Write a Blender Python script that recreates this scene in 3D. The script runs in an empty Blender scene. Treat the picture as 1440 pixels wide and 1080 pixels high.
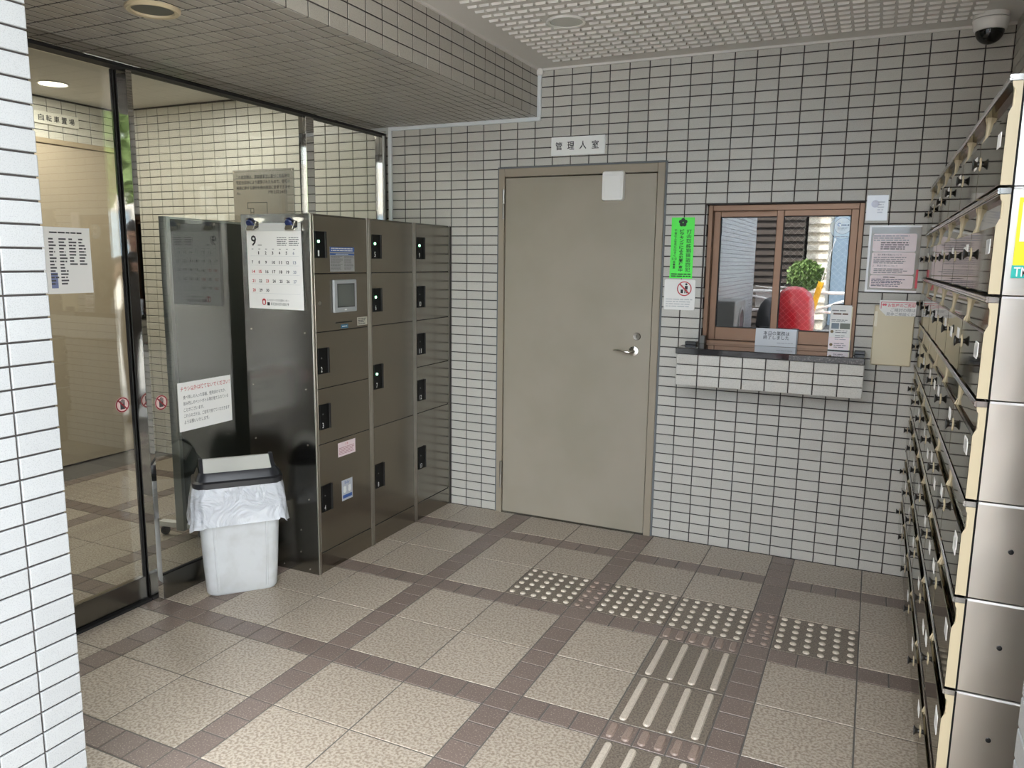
import bpy, math, random
from mathutils import Vector, Matrix
random.seed(7)
SC = bpy.context.scene
COL = SC.collection
PI = math.pi

# ------------------------------------------------------------------ camera
CAM = Vector((-0.4343, -3.8208, 1.4221))
YAW, PIT, ROL, FPX = -0.4357, -0.1598, 0.0130, 1082.28
_f = Vector((math.sin(YAW)*math.cos(PIT), math.cos(YAW)*math.cos(PIT), math.sin(PIT)))
_r0 = _f.cross(Vector((0, 0, 1))).normalized(); _u0 = _r0.cross(_f)
_r = math.cos(ROL)*_r0 + math.sin(ROL)*_u0
_u = -math.sin(ROL)*_r0 + math.cos(ROL)*_u0
cam = bpy.data.cameras.new('camera'); cam.sensor_width = 36; cam.lens = FPX*36/1440
cam.clip_start = 0.02; cam.clip_end = 300
camo = bpy.data.objects.new('camera', cam); COL.objects.link(camo)
M = Matrix.Identity(4)
for i in range(3):
    M[i][0] = _r[i]; M[i][1] = _u[i]; M[i][2] = -_f[i]; M[i][3] = CAM[i]
camo.matrix_world = M
SC.camera = camo
def project(p):
    d = Vector(p)-CAM; z = d.dot(_f)
    if z < 0.05: return None
    return 720+FPX*d.dot(_r)/z, 540-FPX*d.dot(_u)/z, z

# ------------------------------------------------------------------ sky, sun, exposure
W = bpy.data.worlds.new('sky'); SC.world = W; W.use_nodes = True
wn = W.node_tree; wn.nodes.clear()
wo = wn.nodes.new('ShaderNodeOutputWorld'); wb = wn.nodes.new('ShaderNodeBackground')
sk = wn.nodes.new('ShaderNodeTexSky'); sk.sky_type = 'NISHITA'; sk.sun_disc = False
sk.sun_elevation = math.radians(50); sk.sun_rotation = math.radians(-25); sk.air_density = 1.0; sk.dust_density = 3.0; sk.ozone_density = 0.6
wb.inputs['Strength'].default_value = 0.95
wmx = wn.nodes.new('ShaderNodeMix'); wmx.data_type = 'RGBA'; wmx.inputs[0].default_value = 0.75; wmx.inputs[7].default_value = (2.6, 2.56, 2.45, 1)
wn.links.new(sk.outputs[0], wmx.inputs[6]); wn.links.new(wmx.outputs[2], wb.inputs[0]); wn.links.new(wb.outputs[0], wo.inputs[0])
sun = bpy.data.lights.new('sun', 'SUN'); sun.energy = 6.5; sun.angle = 0.01; sun.color = (1, .975, .94)
suno = bpy.data.objects.new('sun', sun); COL.objects.link(suno)
suno.rotation_euler = Vector((-0.35, 0.6, 0.9)).to_track_quat('Z', 'Y').to_euler()
suno.location = (0, 0, 12)
SC.view_settings.view_transform = 'Standard'; SC.view_settings.look = 'None'
SC.view_settings.gamma = 1; SC.view_settings.use_curve_mapping = False
SC.view_settings.exposure = 2.05

# ------------------------------------------------------------------ materials
MATS = {}
def s2l(c):
    return tuple(((x/255)/12.92 if x/255 <= .04045 else ((x/255+.055)/1.055)**2.4) for x in c)
def mat(name, rgb, rough=.5, metal=0., spec=.5, noise=None, bump=None, emit=None, coat=0, var=0.):
    """rgb sRGB 0-255; noise=(scale, rgb2, lo, hi); bump=(scale,strength,dist); var=value jitter per piece"""
    if name in MATS: return MATS[name]
    m = bpy.data.materials.new(name); m.use_nodes = True; nt = m.node_tree
    b = nt.nodes['Principled BSDF']; L = nt.links.new
    c = s2l(rgb)+(1,)
    b.inputs['Base Color'].default_value = c
    b.inputs['Roughness'].default_value = rough; b.inputs['Metallic'].default_value = metal
    b.inputs['Specular IOR Level'].default_value = spec
    if coat: b.inputs['Coat Weight'].default_value = coat; b.inputs['Coat Roughness'].default_value = .05
    out = None
    tc = nt.nodes.new('ShaderNodeTexCoord')
    if noise:
        n = nt.nodes.new('ShaderNodeTexNoise'); n.inputs['Scale'].default_value = noise[0]; n.inputs['Detail'].default_value = 3
        geo = nt.nodes.new('ShaderNodeNewGeometry'); L(geo.outputs['Position'], n.inputs['Vector'])
        r = nt.nodes.new('ShaderNodeMapRange'); r.inputs[1].default_value = noise[2]; r.inputs[2].default_value = noise[3]
        L(n.outputs['Fac'], r.inputs[0])
        mx = nt.nodes.new('ShaderNodeMix'); mx.data_type = 'RGBA'; mx.inputs[6].default_value = c; mx.inputs[7].default_value = s2l(noise[1])+(1,)
        L(r.outputs[0], mx.inputs[0]); out = mx.outputs[2]
    if var:
        oi = nt.nodes.new('ShaderNodeObjectInfo'); ge = nt.nodes.new('ShaderNodeNewGeometry')
        ad = nt.nodes.new('ShaderNodeMath'); ad.operation = 'ADD'; L(oi.outputs['Random'], ad.inputs[0]); L(ge.outputs['Random Per Island'], ad.inputs[1])
        fr = nt.nodes.new('ShaderNodeMath'); fr.operation = 'FRACT'; L(ad.outputs[0], fr.inputs[0])
        mr = nt.nodes.new('ShaderNodeMapRange'); mr.inputs[3].default_value = 1-var; mr.inputs[4].default_value = 1+var; L(fr.outputs[0], mr.inputs[0])
        hs = nt.nodes.new('ShaderNodeHueSaturation'); L(mr.outputs[0], hs.inputs['Value'])
        if out: L(out, hs.inputs['Color'])
        else: hs.inputs['Color'].default_value = c
        out = hs.outputs[0]
    if out: L(out, b.inputs['Base Color'])
    if bump:
        n2 = nt.nodes.new('ShaderNodeTexNoise'); n2.inputs['Scale'].default_value = bump[0]; n2.inputs['Detail'].default_value = 2
        g2 = nt.nodes.new('ShaderNodeNewGeometry'); L(g2.outputs['Position'], n2.inputs['Vector'])
        bp = nt.nodes.new('ShaderNodeBump'); bp.inputs['Strength'].default_value = bump[1]; bp.inputs['Distance'].default_value = bump[2]
        L(n2.outputs['Fac'], bp.inputs['Height']); L(bp.outputs[0], b.inputs['Normal'])
    if emit:
        b.inputs['Emission Color'].default_value = s2l(emit[0])+(1,); b.inputs['Emission Strength'].default_value = emit[1]
    MATS[name] = m; return m
def glass(name, r0=.05, tint=(1, 1, 1), rough=0.):
    if name in MATS: return MATS[name]
    m = bpy.data.materials.new(name); m.use_nodes = True; nt = m.node_tree; nt.nodes.clear(); L = nt.links.new
    o = nt.nodes.new('ShaderNodeOutputMaterial'); mx = nt.nodes.new('ShaderNodeMixShader')
    t = nt.nodes.new('ShaderNodeBsdfTransparent'); t.inputs[0].default_value = tint+(1,)
    g = nt.nodes.new('ShaderNodeBsdfGlossy'); g.inputs['Roughness'].default_value = rough; g.inputs[0].default_value = (1, 1, 1, 1)
    lw = nt.nodes.new('ShaderNodeLayerWeight'); lw.inputs[0].default_value = .5
    pw = nt.nodes.new('ShaderNodeMath'); pw.operation = 'POWER'; pw.inputs[1].default_value = 5; L(lw.outputs['Facing'], pw.inputs[0])
    mr = nt.nodes.new('ShaderNodeMapRange'); mr.inputs[3].default_value = r0; mr.inputs[4].default_value = 1; L(pw.outputs[0], mr.inputs[0])
    L(mr.outputs[0], mx.inputs[0]); L(t.outputs[0], mx.inputs[1]); L(g.outputs[0], mx.inputs[2]); L(mx.outputs[0], o.inputs[0])
    MATS[name] = m; return m

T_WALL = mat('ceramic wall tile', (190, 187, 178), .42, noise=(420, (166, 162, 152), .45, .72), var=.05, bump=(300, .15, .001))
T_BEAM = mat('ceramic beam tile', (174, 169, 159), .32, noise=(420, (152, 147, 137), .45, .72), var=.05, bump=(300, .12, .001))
T_PIER = mat('white glazed pier tile', (156, 158, 158), .4, noise=(380, (138, 139, 138), .5, .75), var=.03, bump=(300, .15, .001))
T_LOB = mat('lobby wall tile', (214, 210, 196), .35, noise=(400, (194, 189, 174), .45, .72), var=.05)
GROUT = mat('dark grout', (58, 54, 52), .9)
F_BIG = mat('mottled beige floor tile', (186, 175, 158), .34, noise=(115, (144, 129, 113), .42, .62), var=.05, bump=(120, .5, .0012))
F_BRD = mat('speckled brown border tile', (122, 107, 98), .36, noise=(190, (176, 162, 148), .56, .72), var=.07, bump=(150, .4, .001))
F_TAC = mat('taupe tactile tile', (134, 123, 109), .42, noise=(160, (100, 90, 79), .42, .62), var=.04, bump=(120, .8, .002))
F_TACR = mat('pale tactile relief', (206, 195, 178), .4, noise=(260, (180, 168, 150), .45, .7))
F_TACB = mat('brown tactile relief', (156, 137, 124), .4, noise=(260, (132, 114, 102), .45, .7))
F_GRT = mat('grey floor grout', (104, 100, 94), .85)
CEIL = mat('ceiling board', (216, 213, 206), .8)
STEEL = mat('brushed steel', (142, 137, 128), .19, 1., bump=(60, .02, .001))
STEEL_S = mat('brushed steel side', (132, 131, 127), .2, 1.)
STEEL_L = mat('light steel panel', (222, 216, 206), .3, 1., bump=(9, .25, .004))
MIRROR = mat('polished steel', (205, 203, 198), .03, 1.)
MBOX = mat('polished mailbox steel', (150, 146, 136), .05, 1., bump=(14, .03, .002))
MBOX.node_tree.nodes['Principled BSDF'].inputs['Specular Tint'].default_value = (.66, .64, .59, 1)
RIM = mat('chrome rim', (205, 202, 196), .12, 1.)
CREAM = mat('cream plastic', (196, 182, 150), .45)
BLACK = mat('black plastic', (18, 18, 19), .35)
BLACKG = mat('black gloss', (8, 8, 9), .08)
DARK = mat('dark gap', (14, 13, 13), .9)
GASK = mat('black rubber gasket', (20, 20, 21), .6)
DOOR = mat('beige painted door', (154, 145, 129), .4, noise=(3, (147, 139, 122), .4, .7))
FRAME = mat('beige painted frame', (150, 139, 121), .4)
CAULK = mat('grey caulk', (104, 107, 108), .7)
CHROME = mat('satin chrome', (226, 224, 218), .15, 1.)
BRASS = mat('steel hinge', (150, 146, 138), .3, 1.)
WPLA = mat('white plastic', (228, 226, 220), .4)
WTRUNK = mat('white trunking', (218, 222, 222), .45)
PAPER = mat('white paper', (240, 239, 235), .7)
PAPERG = mat('glossy laminated paper', (232, 230, 228), .12)
PAPERP = mat('pinkish paper', (232, 214, 214), .25)
TAUPEP = mat('taupe print', (140, 128, 112), .12)
INK = mat('black ink', (38, 38, 40), .6)
INKG = mat('grey ink', (128, 128, 130), .6)
INKB = mat('navy ink', (32, 40, 78), .6)
INKBL = mat('grey blue ink', (150, 155, 166), .6)
INKR = mat('red ink', (190, 62, 66), .6)
INKP = mat('pink ink', (214, 92, 104), .6)
BLUEP = mat('blue print', (40, 82, 150), .4)
LBLUE = mat('pale blue print', (170, 196, 222), .4)
GREEN = mat('fluorescent green sticker', (84, 246, 78), .45)
GREY_ST = mat('silver sticker', (176, 180, 186), .35)
YELP = mat('yellow sticker', (246, 232, 40), .35)
TEAL = mat('teal print', (40, 176, 164), .4)
BRONZE = mat('bronze anodised aluminium', (110, 84, 65), .36, .55)
GRANITE = mat('black granite', (26, 25, 26), .06, noise=(500, (60, 58, 58), .6, .75), coat=.4)
GRANEDGE = mat('rough granite edge', (66, 64, 64), .4, noise=(160, (120, 116, 110), .52, .7))
GLASSD = glass('door glass', .085, (.93, .95, .93))
GLASSW = glass('window glass', .09, (.8, .82, .82))
BEIGE = mat('beige lobby door panel', (190, 174, 150), .35)
BAG = None
LED = mat('green indicator lamp', (120, 255, 170), .4, emit=((150, 255, 190), 6.))
LEDOFF = mat('unlit indicator', (70, 72, 72), .3)
LAMP = mat('lit downlight', (255, 245, 225), .5, emit=((255, 240, 215), 3.))
SCREEN = mat('touch screen', (92, 96, 92), .12)
BEZEL = mat('grey plastic bezel', (160, 163, 164), .4)
BINW = mat('white bin plastic', (204, 207, 209), .42, noise=(14, (192, 194, 194), .45, .75))
BINF = mat('white flap plastic', (206, 206, 199), .35)
BINB = mat('charcoal lid plastic', (36, 37, 41), .4)
BOARD = mat('grey laminate board', (74, 78, 76), .18)
ALU = mat('aluminium edge', (160, 168, 166), .3, .8)
ASPH = mat('asphalt', (118, 119, 120), .9, noise=(40, (102, 103, 104), .4, .7))
CONC = mat('concrete paving', (172, 172, 170), .85, noise=(6, (156, 156, 154), .4, .7))

# ------------------------------------------------------------------ mesh helpers
class MB:
    def __init__(s): s.v = []; s.f = []
    def add(s, vs, fs):
        o = len(s.v); s.v += [tuple(v) for v in vs]; s.f += [tuple(i+o for i in f) for f in fs]; return s
    def box(s, x0, x1, y0, y1, z0, z1, b=0.):
        x0, x1 = min(x0, x1), max(x0, x1); y0, y1 = min(y0, y1), max(y0, y1); z0, z1 = min(z0, z1), max(z0, z1)
        if b <= 0:
            return s.add([(x0,y0,z0),(x1,y0,z0),(x1,y1,z0),(x0,y1,z0),(x0,y0,z1),(x1,y0,z1),(x1,y1,z1),(x0,y1,z1)],
                         [(0,3,2,1),(4,5,6,7),(0,1,5,4),(1,2,6,5),(2,3,7,6),(3,0,4,7)])
        b = min(b, (x1-x0)*.45, (y1-y0)*.45, (z1-z0)*.45)
        c = ((x0+x1)/2, (y0+y1)/2, (z0+z1)/2); h = ((x1-x0)/2, (y1-y0)/2, (z1-z0)/2)
        vs = []; idx = {}
        for sx in (-1, 1):
            for sy in (-1, 1):
                for sz in (-1, 1):
                    for a in range(3):
                        p = [sx*(h[0]-b), sy*(h[1]-b), sz*(h[2]-b)]; p[a] += (sx, sy, sz)[a]*b
                        idx[(sx, sy, sz, a)] = len(vs); vs.append((c[0]+p[0], c[1]+p[1], c[2]+p[2]))
        fs = []
        def orient(q, n):
            a, b_, c_ = (Vector(vs[i]) for i in q[:3])
            return q if (b_-a).cross(c_-a).dot(Vector(n)) > 0 else q[::-1]
        for a in range(3):
            o1, o2 = [i for i in range(3) if i != a]
            for sg in (-1, 1):
                q = []
                for (p, r) in ((-1, -1), (1, -1), (1, 1), (-1, 1)):
                    k = [0, 0, 0]; k[a] = sg; k[o1] = p; k[o2] = r; q.append(idx[(k[0], k[1], k[2], a)])
                n = [0, 0, 0]; n[a] = sg; fs.append(orient(tuple(q), n))
            for p in (-1, 1):
                for r in (-1, 1):
                    k0 = [0, 0, 0]; k0[a] = -1; k0[o1] = p; k0[o2] = r; k1 = list(k0); k1[a] = 1
                    n = [0, 0, 0]; n[o1] = p; n[o2] = r
                    fs.append(orient((idx[(*k0, o1)], idx[(*k0, o2)], idx[(*k1, o2)], idx[(*k1, o1)]), n))
        for sx in (-1, 1):
            for sy in (-1, 1):
                for sz in (-1, 1):
                    fs.append(orient(tuple(idx[(sx, sy, sz, a)] for a in range(3)), (sx, sy, sz)))
        return s.add(vs, fs)
    def lathe(s, prof, n=20, axis='z', c=(0, 0, 0), ang=2*PI):
        """prof list of (r, h)"""
        vs = []
        for (r, h) in prof:
            for k in range(n):
                a = ang*k/n; x, y = r*math.cos(a), r*math.sin(a)
                p = {'z': (x, y, h), 'x': (h, x, y), 'y': (y, h, x)}[axis]
                vs.append((p[0]+c[0], p[1]+c[1], p[2]+c[2]))
        fs = []
        m = len(prof)
        for i in range(m-1):
            for k in range(n):
                k2 = (k+1) % n
                fs.append((i*n+k, i*n+k2, (i+1)*n+k2, (i+1)*n+k))
        if prof[0][0] > 1e-6: fs.append(tuple(range(n))[::-1])
        if prof[-1][0] > 1e-6: fs.append(tuple((m-1)*n+k for k in range(n)))
        return s.add(vs, fs)
    def tube(s, pts, r, n=8, flat=1.):
        pts = [Vector(p) for p in pts]; rs = r if isinstance(r, (list, tuple)) else [r]*len(pts)
        rings = []; up = Vector((0, 0, 1))
        for i, p in enumerate(pts):
            t = (pts[min(i+1, len(pts)-1)]-pts[max(i-1, 0)]).normalized()
            a = t.cross(up if abs(t.z) < .95 else Vector((1, 0, 0))).normalized(); b = a.cross(t)
            rings.append([tuple(p+a*rs[i]*math.cos(2*PI*k/n)+b*rs[i]*flat*math.sin(2*PI*k/n)) for k in range(n)])
        vs = [v for rg in rings for v in rg]; fs = []
        for i in range(len(pts)-1):
            for k in range(n):
                k2 = (k+1) % n; fs.append((i*n+k, i*n+k2, (i+1)*n+k2, (i+1)*n+k))
        fs.append(tuple(range(n))[::-1]); fs.append(tuple((len(pts)-1)*n+k for k in range(n)))
        return s.add(vs, fs)
    def prism(s, poly, axis, a0, a1):
        """poly 2D loop extruded along axis: 'x'->(y,z) 'y'->(x,z) 'z'->(x,y)"""
        def P(p, a): return {'x': (a, p[0], p[1]), 'y': (p[0], a, p[1]), 'z': (p[0], p[1], a)}[axis]
        n = len(poly); vs = [P(p, a0) for p in poly]+[P(p, a1) for p in poly]
        fs = [tuple(range(n))[::-1], tuple(n+k for k in range(n))]
        for k in range(n):
            k2 = (k+1) % n; fs.append((k, k2, n+k2, n+k))
        return s.add(vs, fs)
    def loft(s, loops, cap0=True, cap1=True):
        n = len(loops[0]); o = []
        for lp in loops: o += [tuple(p) for p in lp]
        fs = []
        for i in range(len(loops)-1):
            for k in range(n):
                k2 = (k+1) % n; fs.append((i*n+k, i*n+k2, (i+1)*n+k2, (i+1)*n+k))
        if cap0: fs.append(tuple(range(n))[::-1])
        if cap1: fs.append(tuple((len(loops)-1)*n+k for k in range(n)))
        return s.add(o, fs)
    def mesh(s, name, smooth=None):
        m = bpy.data.meshes.new(name); m.from_pydata(s.v, [], s.f)
        if smooth:
            for p in m.polygons: p.use_smooth = True
            m.set_sharp_from_angle(angle=math.radians(smooth))
        m.update(); return m

def fixnormals(me):
    import bmesh
    b = bmesh.new(); b.from_mesh(me); bmesh.ops.recalc_face_normals(b, faces=b.faces); b.to_mesh(me); b.free()

def obj(name, mb, m, parent=None, smooth=None, loc=None, rot=None, label=None):
    me = mb.mesh(name, None) if isinstance(mb, MB) else mb
    if isinstance(mb, MB):
        fixnormals(me)
        if smooth:
            for p in me.polygons: p.use_smooth = True
            me.set_sharp_from_angle(angle=math.radians(smooth))
    if m is not None and not me.materials: me.materials.append(m)
    o = bpy.data.objects.new(name, me); COL.objects.link(o)
    if parent: o.parent = parent
    if loc is not None: o.location = loc
    if rot is not None: o.rotation_euler = rot
    if label: o['label'] = label
    return o
def thing(name, label, cat, loc=(0, 0, 0), rotz=0, group=None):
    o = bpy.data.objects.new(name, None); COL.objects.link(o); o.empty_display_size = .05
    o.location = loc; o.rotation_euler = (0, 0, rotz); return tag(o, label, cat, group)
def tag(o, label, cat, group=None, kind=None):
    o['label'] = label
    if cat: o['category'] = cat
    if group: o['group'] = group
    if kind: o['kind'] = kind
    return o
def copy_tree(o, parent=None):
    c = o.copy(); COL.objects.link(c); c.parent = parent
    for ch in list(o.children):
        copy_tree(ch, c)
    return c
def B(*a): return MB().box(*a)

# text as flat mesh fitted to a w x h box, lower-left at origin of the frame (ex, ey), lying on a surface with normal en
def text(name, body, o, ex, ey, w, h, m, parent, keep=False, res=2, bold=0.):
    c = bpy.data.curves.new('t', 'FONT'); c.body = body; c.resolution_u = res; c.size = 1; c.space_line = .95
    if bold: c.offset = bold
    to = bpy.data.objects.new('t', c); COL.objects.link(to)
    dg = bpy.context.evaluated_depsgraph_get()
    me = bpy.data.meshes.new_from_object(to.evaluated_get(dg))
    bpy.data.objects.remove(to); bpy.data.curves.remove(c)
    if not me.vertices: return None
    xs = [v.co.x for v in me.vertices]; ys = [v.co.y for v in me.vertices]
    x0, x1, y0, y1 = min(xs), max(xs), min(ys), max(ys)
    sx = w/max(x1-x0, 1e-6); sy = h/max(y1-y0, 1e-6)
    if keep: sx = sy = min(sx, sy)
    ex, ey, o = Vector(ex), Vector(ey), Vector(o)
    ox = (w-(x1-x0)*sx)/2 if keep == 'c' else 0
    for v in me.vertices:
        v.co = o+ex*(ox+(v.co.x-x0)*sx)+ey*((v.co.y-y0)*sy)
    me.materials.clear(); me.materials.append(m); me.name = name
    ob = bpy.data.objects.new(name, me); COL.objects.link(ob)
    if parent: ob.parent = parent
    return ob
class Sheet:
    """flat drawing helper on a rectangle: origin lower-left o, axes ex, ey, normal en"""
    def __init__(s, o, ex, ey, w, h):
        s.o = Vector(o); s.ex = Vector(ex); s.ey = Vector(ey); s.en = s.ex.cross(s.ey); s.w = w; s.h = h
    def P(s, x, y, z=0): return s.o+s.ex*x+s.ey*y+s.en*z
    def slab(s, x0, x1, y0, y1, z0, z1, mb=None):
        mb = mb or MB()
        vs = [s.P(x, y, z) for z in (z0, z1) for (x, y) in ((x0, y0), (x1, y0), (x1, y1), (x0, y1))]
        return mb.add(vs, [(0,3,2,1),(4,5,6,7),(0,1,5,4),(1,2,6,5),(2,3,7,6),(3,0,4,7)])
    def disc(s, cx, cy, r, z0, z1, r0=0, n=28, mb=None, a0=0, a1=2*PI):
        mb = mb or MB(); full = abs(a1-a0-2*PI) < 1e-6; k = n if full else n+1
        A = [a0+(a1-a0)*i/n for i in range(k)]
        if r0 <= 0:
            vs = [s.P(cx+r*math.cos(a), cy+r*math.sin(a), z1) for a in A]+[s.P(cx+r*math.cos(a), cy+r*math.sin(a), z0) for a in A]
            fs = [tuple(range(k)), tuple(range(k, 2*k))[::-1]]+[(i, k+i, k+(i+1) % k, (i+1) % k) for i in range(k)]
        else:
            vs = []
            for rr, z in ((r0, z1), (r, z1), (r, z0), (r0, z0)): vs += [s.P(cx+rr*math.cos(a), cy+rr*math.sin(a), z) for a in A]
            fs = []
            for i in range(n):
                j = (i+1) % k
                for q in range(4):
                    q2 = (q+1) % 4; fs.append((q*k+i, q2*k+i, q2*k+j, q*k+j))
        return mb.add(vs, fs)
    def text(s, name, body, x, y, w, h, m, parent, z=.0008, **k):
        return text(name, body, s.P(x, y, z), s.ex, s.ey, w, h, m, parent, **k)
    def lines(s, name, x, y0, y1, w, n, m, parent, z=.0013, th=.45, seed=1, ragged=.3):
        """lines of print too small to read"""
        rnd = random.Random(seed); mb = MB(); p = (y1-y0)/n
        for i in range(n):
            yy = y1-(i+.5)*p; xe = x+w*(1-ragged*rnd.random()); xx = x
            while xx < xe:
                d = min(p*rnd.uniform(.9, 3.2), xe-xx); s.slab(xx, xx+d, yy-p*th/2, yy+p*th/2, z*.3, z, mb); xx += d+p*.35
        return obj(name, mb, m, parent)

# ------------------------------------------------------------------ tiles: the ones showing largest are parts, the rest one joined part
TILE_MESH = {}
def tile_mesh(w, h, d, m, ch=.0015):
    k = (round(w, 4), round(h, 4), round(d, 4), m.name)
    if k in TILE_MESH: return TILE_MESH[k]
    # local: x width, y height, front at z=0, back at z=-d
    a, b = w/2, h/2
    vs = [(-a, -b, -d), (a, -b, -d), (a, b, -d), (-a, b, -d), (-a, -b, -ch), (a, -b, -ch), (a, b, -ch), (-a, b, -ch),
          (-a+ch, -b+ch, 0), (a-ch, -b+ch, 0), (a-ch, b-ch, 0), (-a+ch, b-ch, 0)]
    fs = [(8, 9, 10, 11)]+[(i, (i+1) % 4, 4+(i+1) % 4, 4+i) for i in range(4)]+[(4+i, 4+(i+1) % 4, 8+(i+1) % 4, 8+i) for i in range(4)]
    me = bpy.data.meshes.new('tile'); me.from_pydata(vs, [], fs); me.materials.append(m)
    TILE_MESH[k] = (me, vs, fs); return TILE_MESH[k]
def frame_matrix(c, ex, ey):
    ez = ex.cross(ey); mm = Matrix.Identity(4)
    for i in range(3): mm[i][0] = ex[i]; mm[i][1] = ey[i]; mm[i][2] = ez[i]; mm[i][3] = c[i]
    return mm
def tile_field(parent, name, specs, d, limit=300, minpx=0):
    """specs: (center, ex, ey, w, h, material)"""
    sc = []
    for s in specs:
        pr = project(s[0]); a = -1
        if pr and -40 < pr[0] < 1480 and -40 < pr[1] < 1120:
            n = s[1].cross(s[2]); v = (CAM-s[0]); cosv = n.dot(v.normalized())
            a = s[3]*s[4]*max(cosv, .001)/pr[2]**2 if cosv > 0 else 0
        sc.append(a)
    order = sorted(range(len(specs)), key=lambda i: -sc[i])
    rest = {}
    for rank, i in enumerate(order):
        c, ex, ey, w, h, m = specs[i]
        me, vs, fs = tile_mesh(w, h, d, m)
        jit = random.uniform(-.0004, .0004)
        c2 = c+ex.cross(ey)*jit
        if rank < limit and sc[i] > 0:
            o = bpy.data.objects.new(name, me); COL.objects.link(o); o.parent = parent; o.matrix_local = frame_matrix(c2, ex, ey)
        else:
            mb = rest.setdefault(m.name, (MB(), m))[0]
            mb.add([c2+ex*v[0]+ey*v[1]+ex.cross(ey)*v[2] for v in vs], fs)
    for k, (mb, m) in rest.items():
        me = bpy.data.meshes.new(name+'_field'); me.from_pydata(mb.v, [], mb.f); me.materials.append(m)
        o = bpy.data.objects.new(name+'_field', me); COL.objects.link(o); o.parent = parent; o['kind'] = 'stuff'
def grid_tiles(o, ex, ey, us, vs, holes, m, gap=.0046):
    """us, vs: joint positions; holes: (u0,u1,v0,v1) cut from the field"""
    out = []; o = Vector(o); ex = Vector(ex); ey = Vector(ey)
    for i in range(len(us)-1):
        for j in range(len(vs)-1):
            rects = [(us[i]+gap/2, us[i+1]-gap/2, vs[j]+gap/2, vs[j+1]-gap/2)]
            for (a, b, c, d) in holes:
                nr = []
                for (x0, x1, y0, y1) in rects:
                    if x1 <= a+.008 or x0 >= b-.008 or y1 <= c+.003 or y0 >= d-.003: nr.append((x0, x1, y0, y1)); continue
                    if x0 < a-.008: nr.append((x0, a-.002, y0, y1))
                    if x1 > b+.008: nr.append((b+.002, x1, y0, y1))
                    xa, xb = max(x0, a), min(x1, b)
                    if y0 < c-.008: nr.append((xa, xb, y0, c-.002))
                    if y1 > d+.008: nr.append((xa, xb, d+.002, y1))
                rects = nr
            for (x0, x1, y0, y1) in rects:
                if x1-x0 > .008 and y1-y0 > .008:
                    out.append((o+ex*(x0+x1)/2+ey*(y0+y1)/2, ex, ey, x1-x0, y1-y0, m))
    return out
def joints(a, b, step, start):
    """joint positions from a to b on the lattice start + k*step, ends included"""
    js = [a]; k = math.ceil((a-start)/step+1e-6)
    while start+k*step < b-1e-6:
        if start+k*step > a+.004: js.append(start+k*step)
        k += 1
    js.append(b); return js
def struct(name, mb, m, label, cat):
    o = obj(name, mb, m); tag(o, label, cat, kind='structure'); return o
X1, Y1, Z1 = Vector((1, 0, 0)), Vector((0, 1, 0)), Vector((0, 0, 1))

# ================================================================== STRUCTURE
# ---- floor
floor = struct('floor', MB().box(-5.35, 1.4, -4.3, .06, -.12, -.002), F_GRT, 'tiled entrance floor of mottled beige squares with brown borders', 'floor')
OX, OY = -.0023, -.0028
def cells(first_band_lo, n0, n1):
    out = []
    for k in range(n0, n1):
        b = first_band_lo-.7*k
        out += [(b, b+.1, True), (b+.1, b+.4, False), (b+.4, b+.7, False)]
    return out
spec_big, spec_brd, tact = [], [], []
for (xa, xb, bx) in cells(-.78+OX, -2, 7):
    for (ya, yb, by) in cells(-.37+OY, -1, 6):
        if xa < -5.3 or xb > 1.3 or ya < -4.25 or ya > .0: continue
        yb2 = min(yb, .0)
        if yb2-ya < .02: continue
        cx, cy = (xa+xb)/2, (ya+yb2)/2
        if cx < -2.12 and cy < -2.75: continue
        if cx > .05 and cy > -2.4: continue
        nx = 3 if (by and not bx) else 1; ny = 3 if (bx and not by) else 1
        kind = None
        if -1.79 < cx < -.37 and -.98+OY < cy < -.66: kind = 'dot'
        elif -1.09 < cx < -.77 and cy < -.97: kind = 'bar'
        for i in range(nx):
            for j in range(ny):
                w = (xb-xa)/nx; h = (yb2-ya)/ny
                c = Vector((xa+w*(i+.5), ya+h*(j+.5), 0))
                g = .005
                if kind: tact.append((c, w-g, h-g, kind, bx or by))
                elif bx or by: spec_brd.append((c, X1, Y1, w-g, h-g, F_BRD))
                else: spec_big.append((c, X1, Y1, w-g, h-g, F_BIG))
tile_field(floor, 'floor_tile', spec_big, .006)
tile_field(floor, 'border_tile', spec_brd, .006)
dotm = MB().lathe([(.0125, 0), (.0115, .003), (.0085, .0052), (.004, .006), (0, .0061)], 10).mesh('dot', 40)
DOT = {}
def barmesh(w, l):
    mb = MB(); n = 6; loops = []
    for (ins, z) in ((0, 0), (.001, .003), (.0035, .0052)):
        r = w/2-ins; lp = []
        for s in (1, -1):
            for k in range(n+1):
                a = (0 if s > 0 else PI)+PI*k/n
                lp.append((r*math.cos(a), s*(l/2-w/2)+r*math.sin(a), z))
        loops.append(lp)
    return mb.loft(loops, False, True).mesh('bar', 40)
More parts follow.
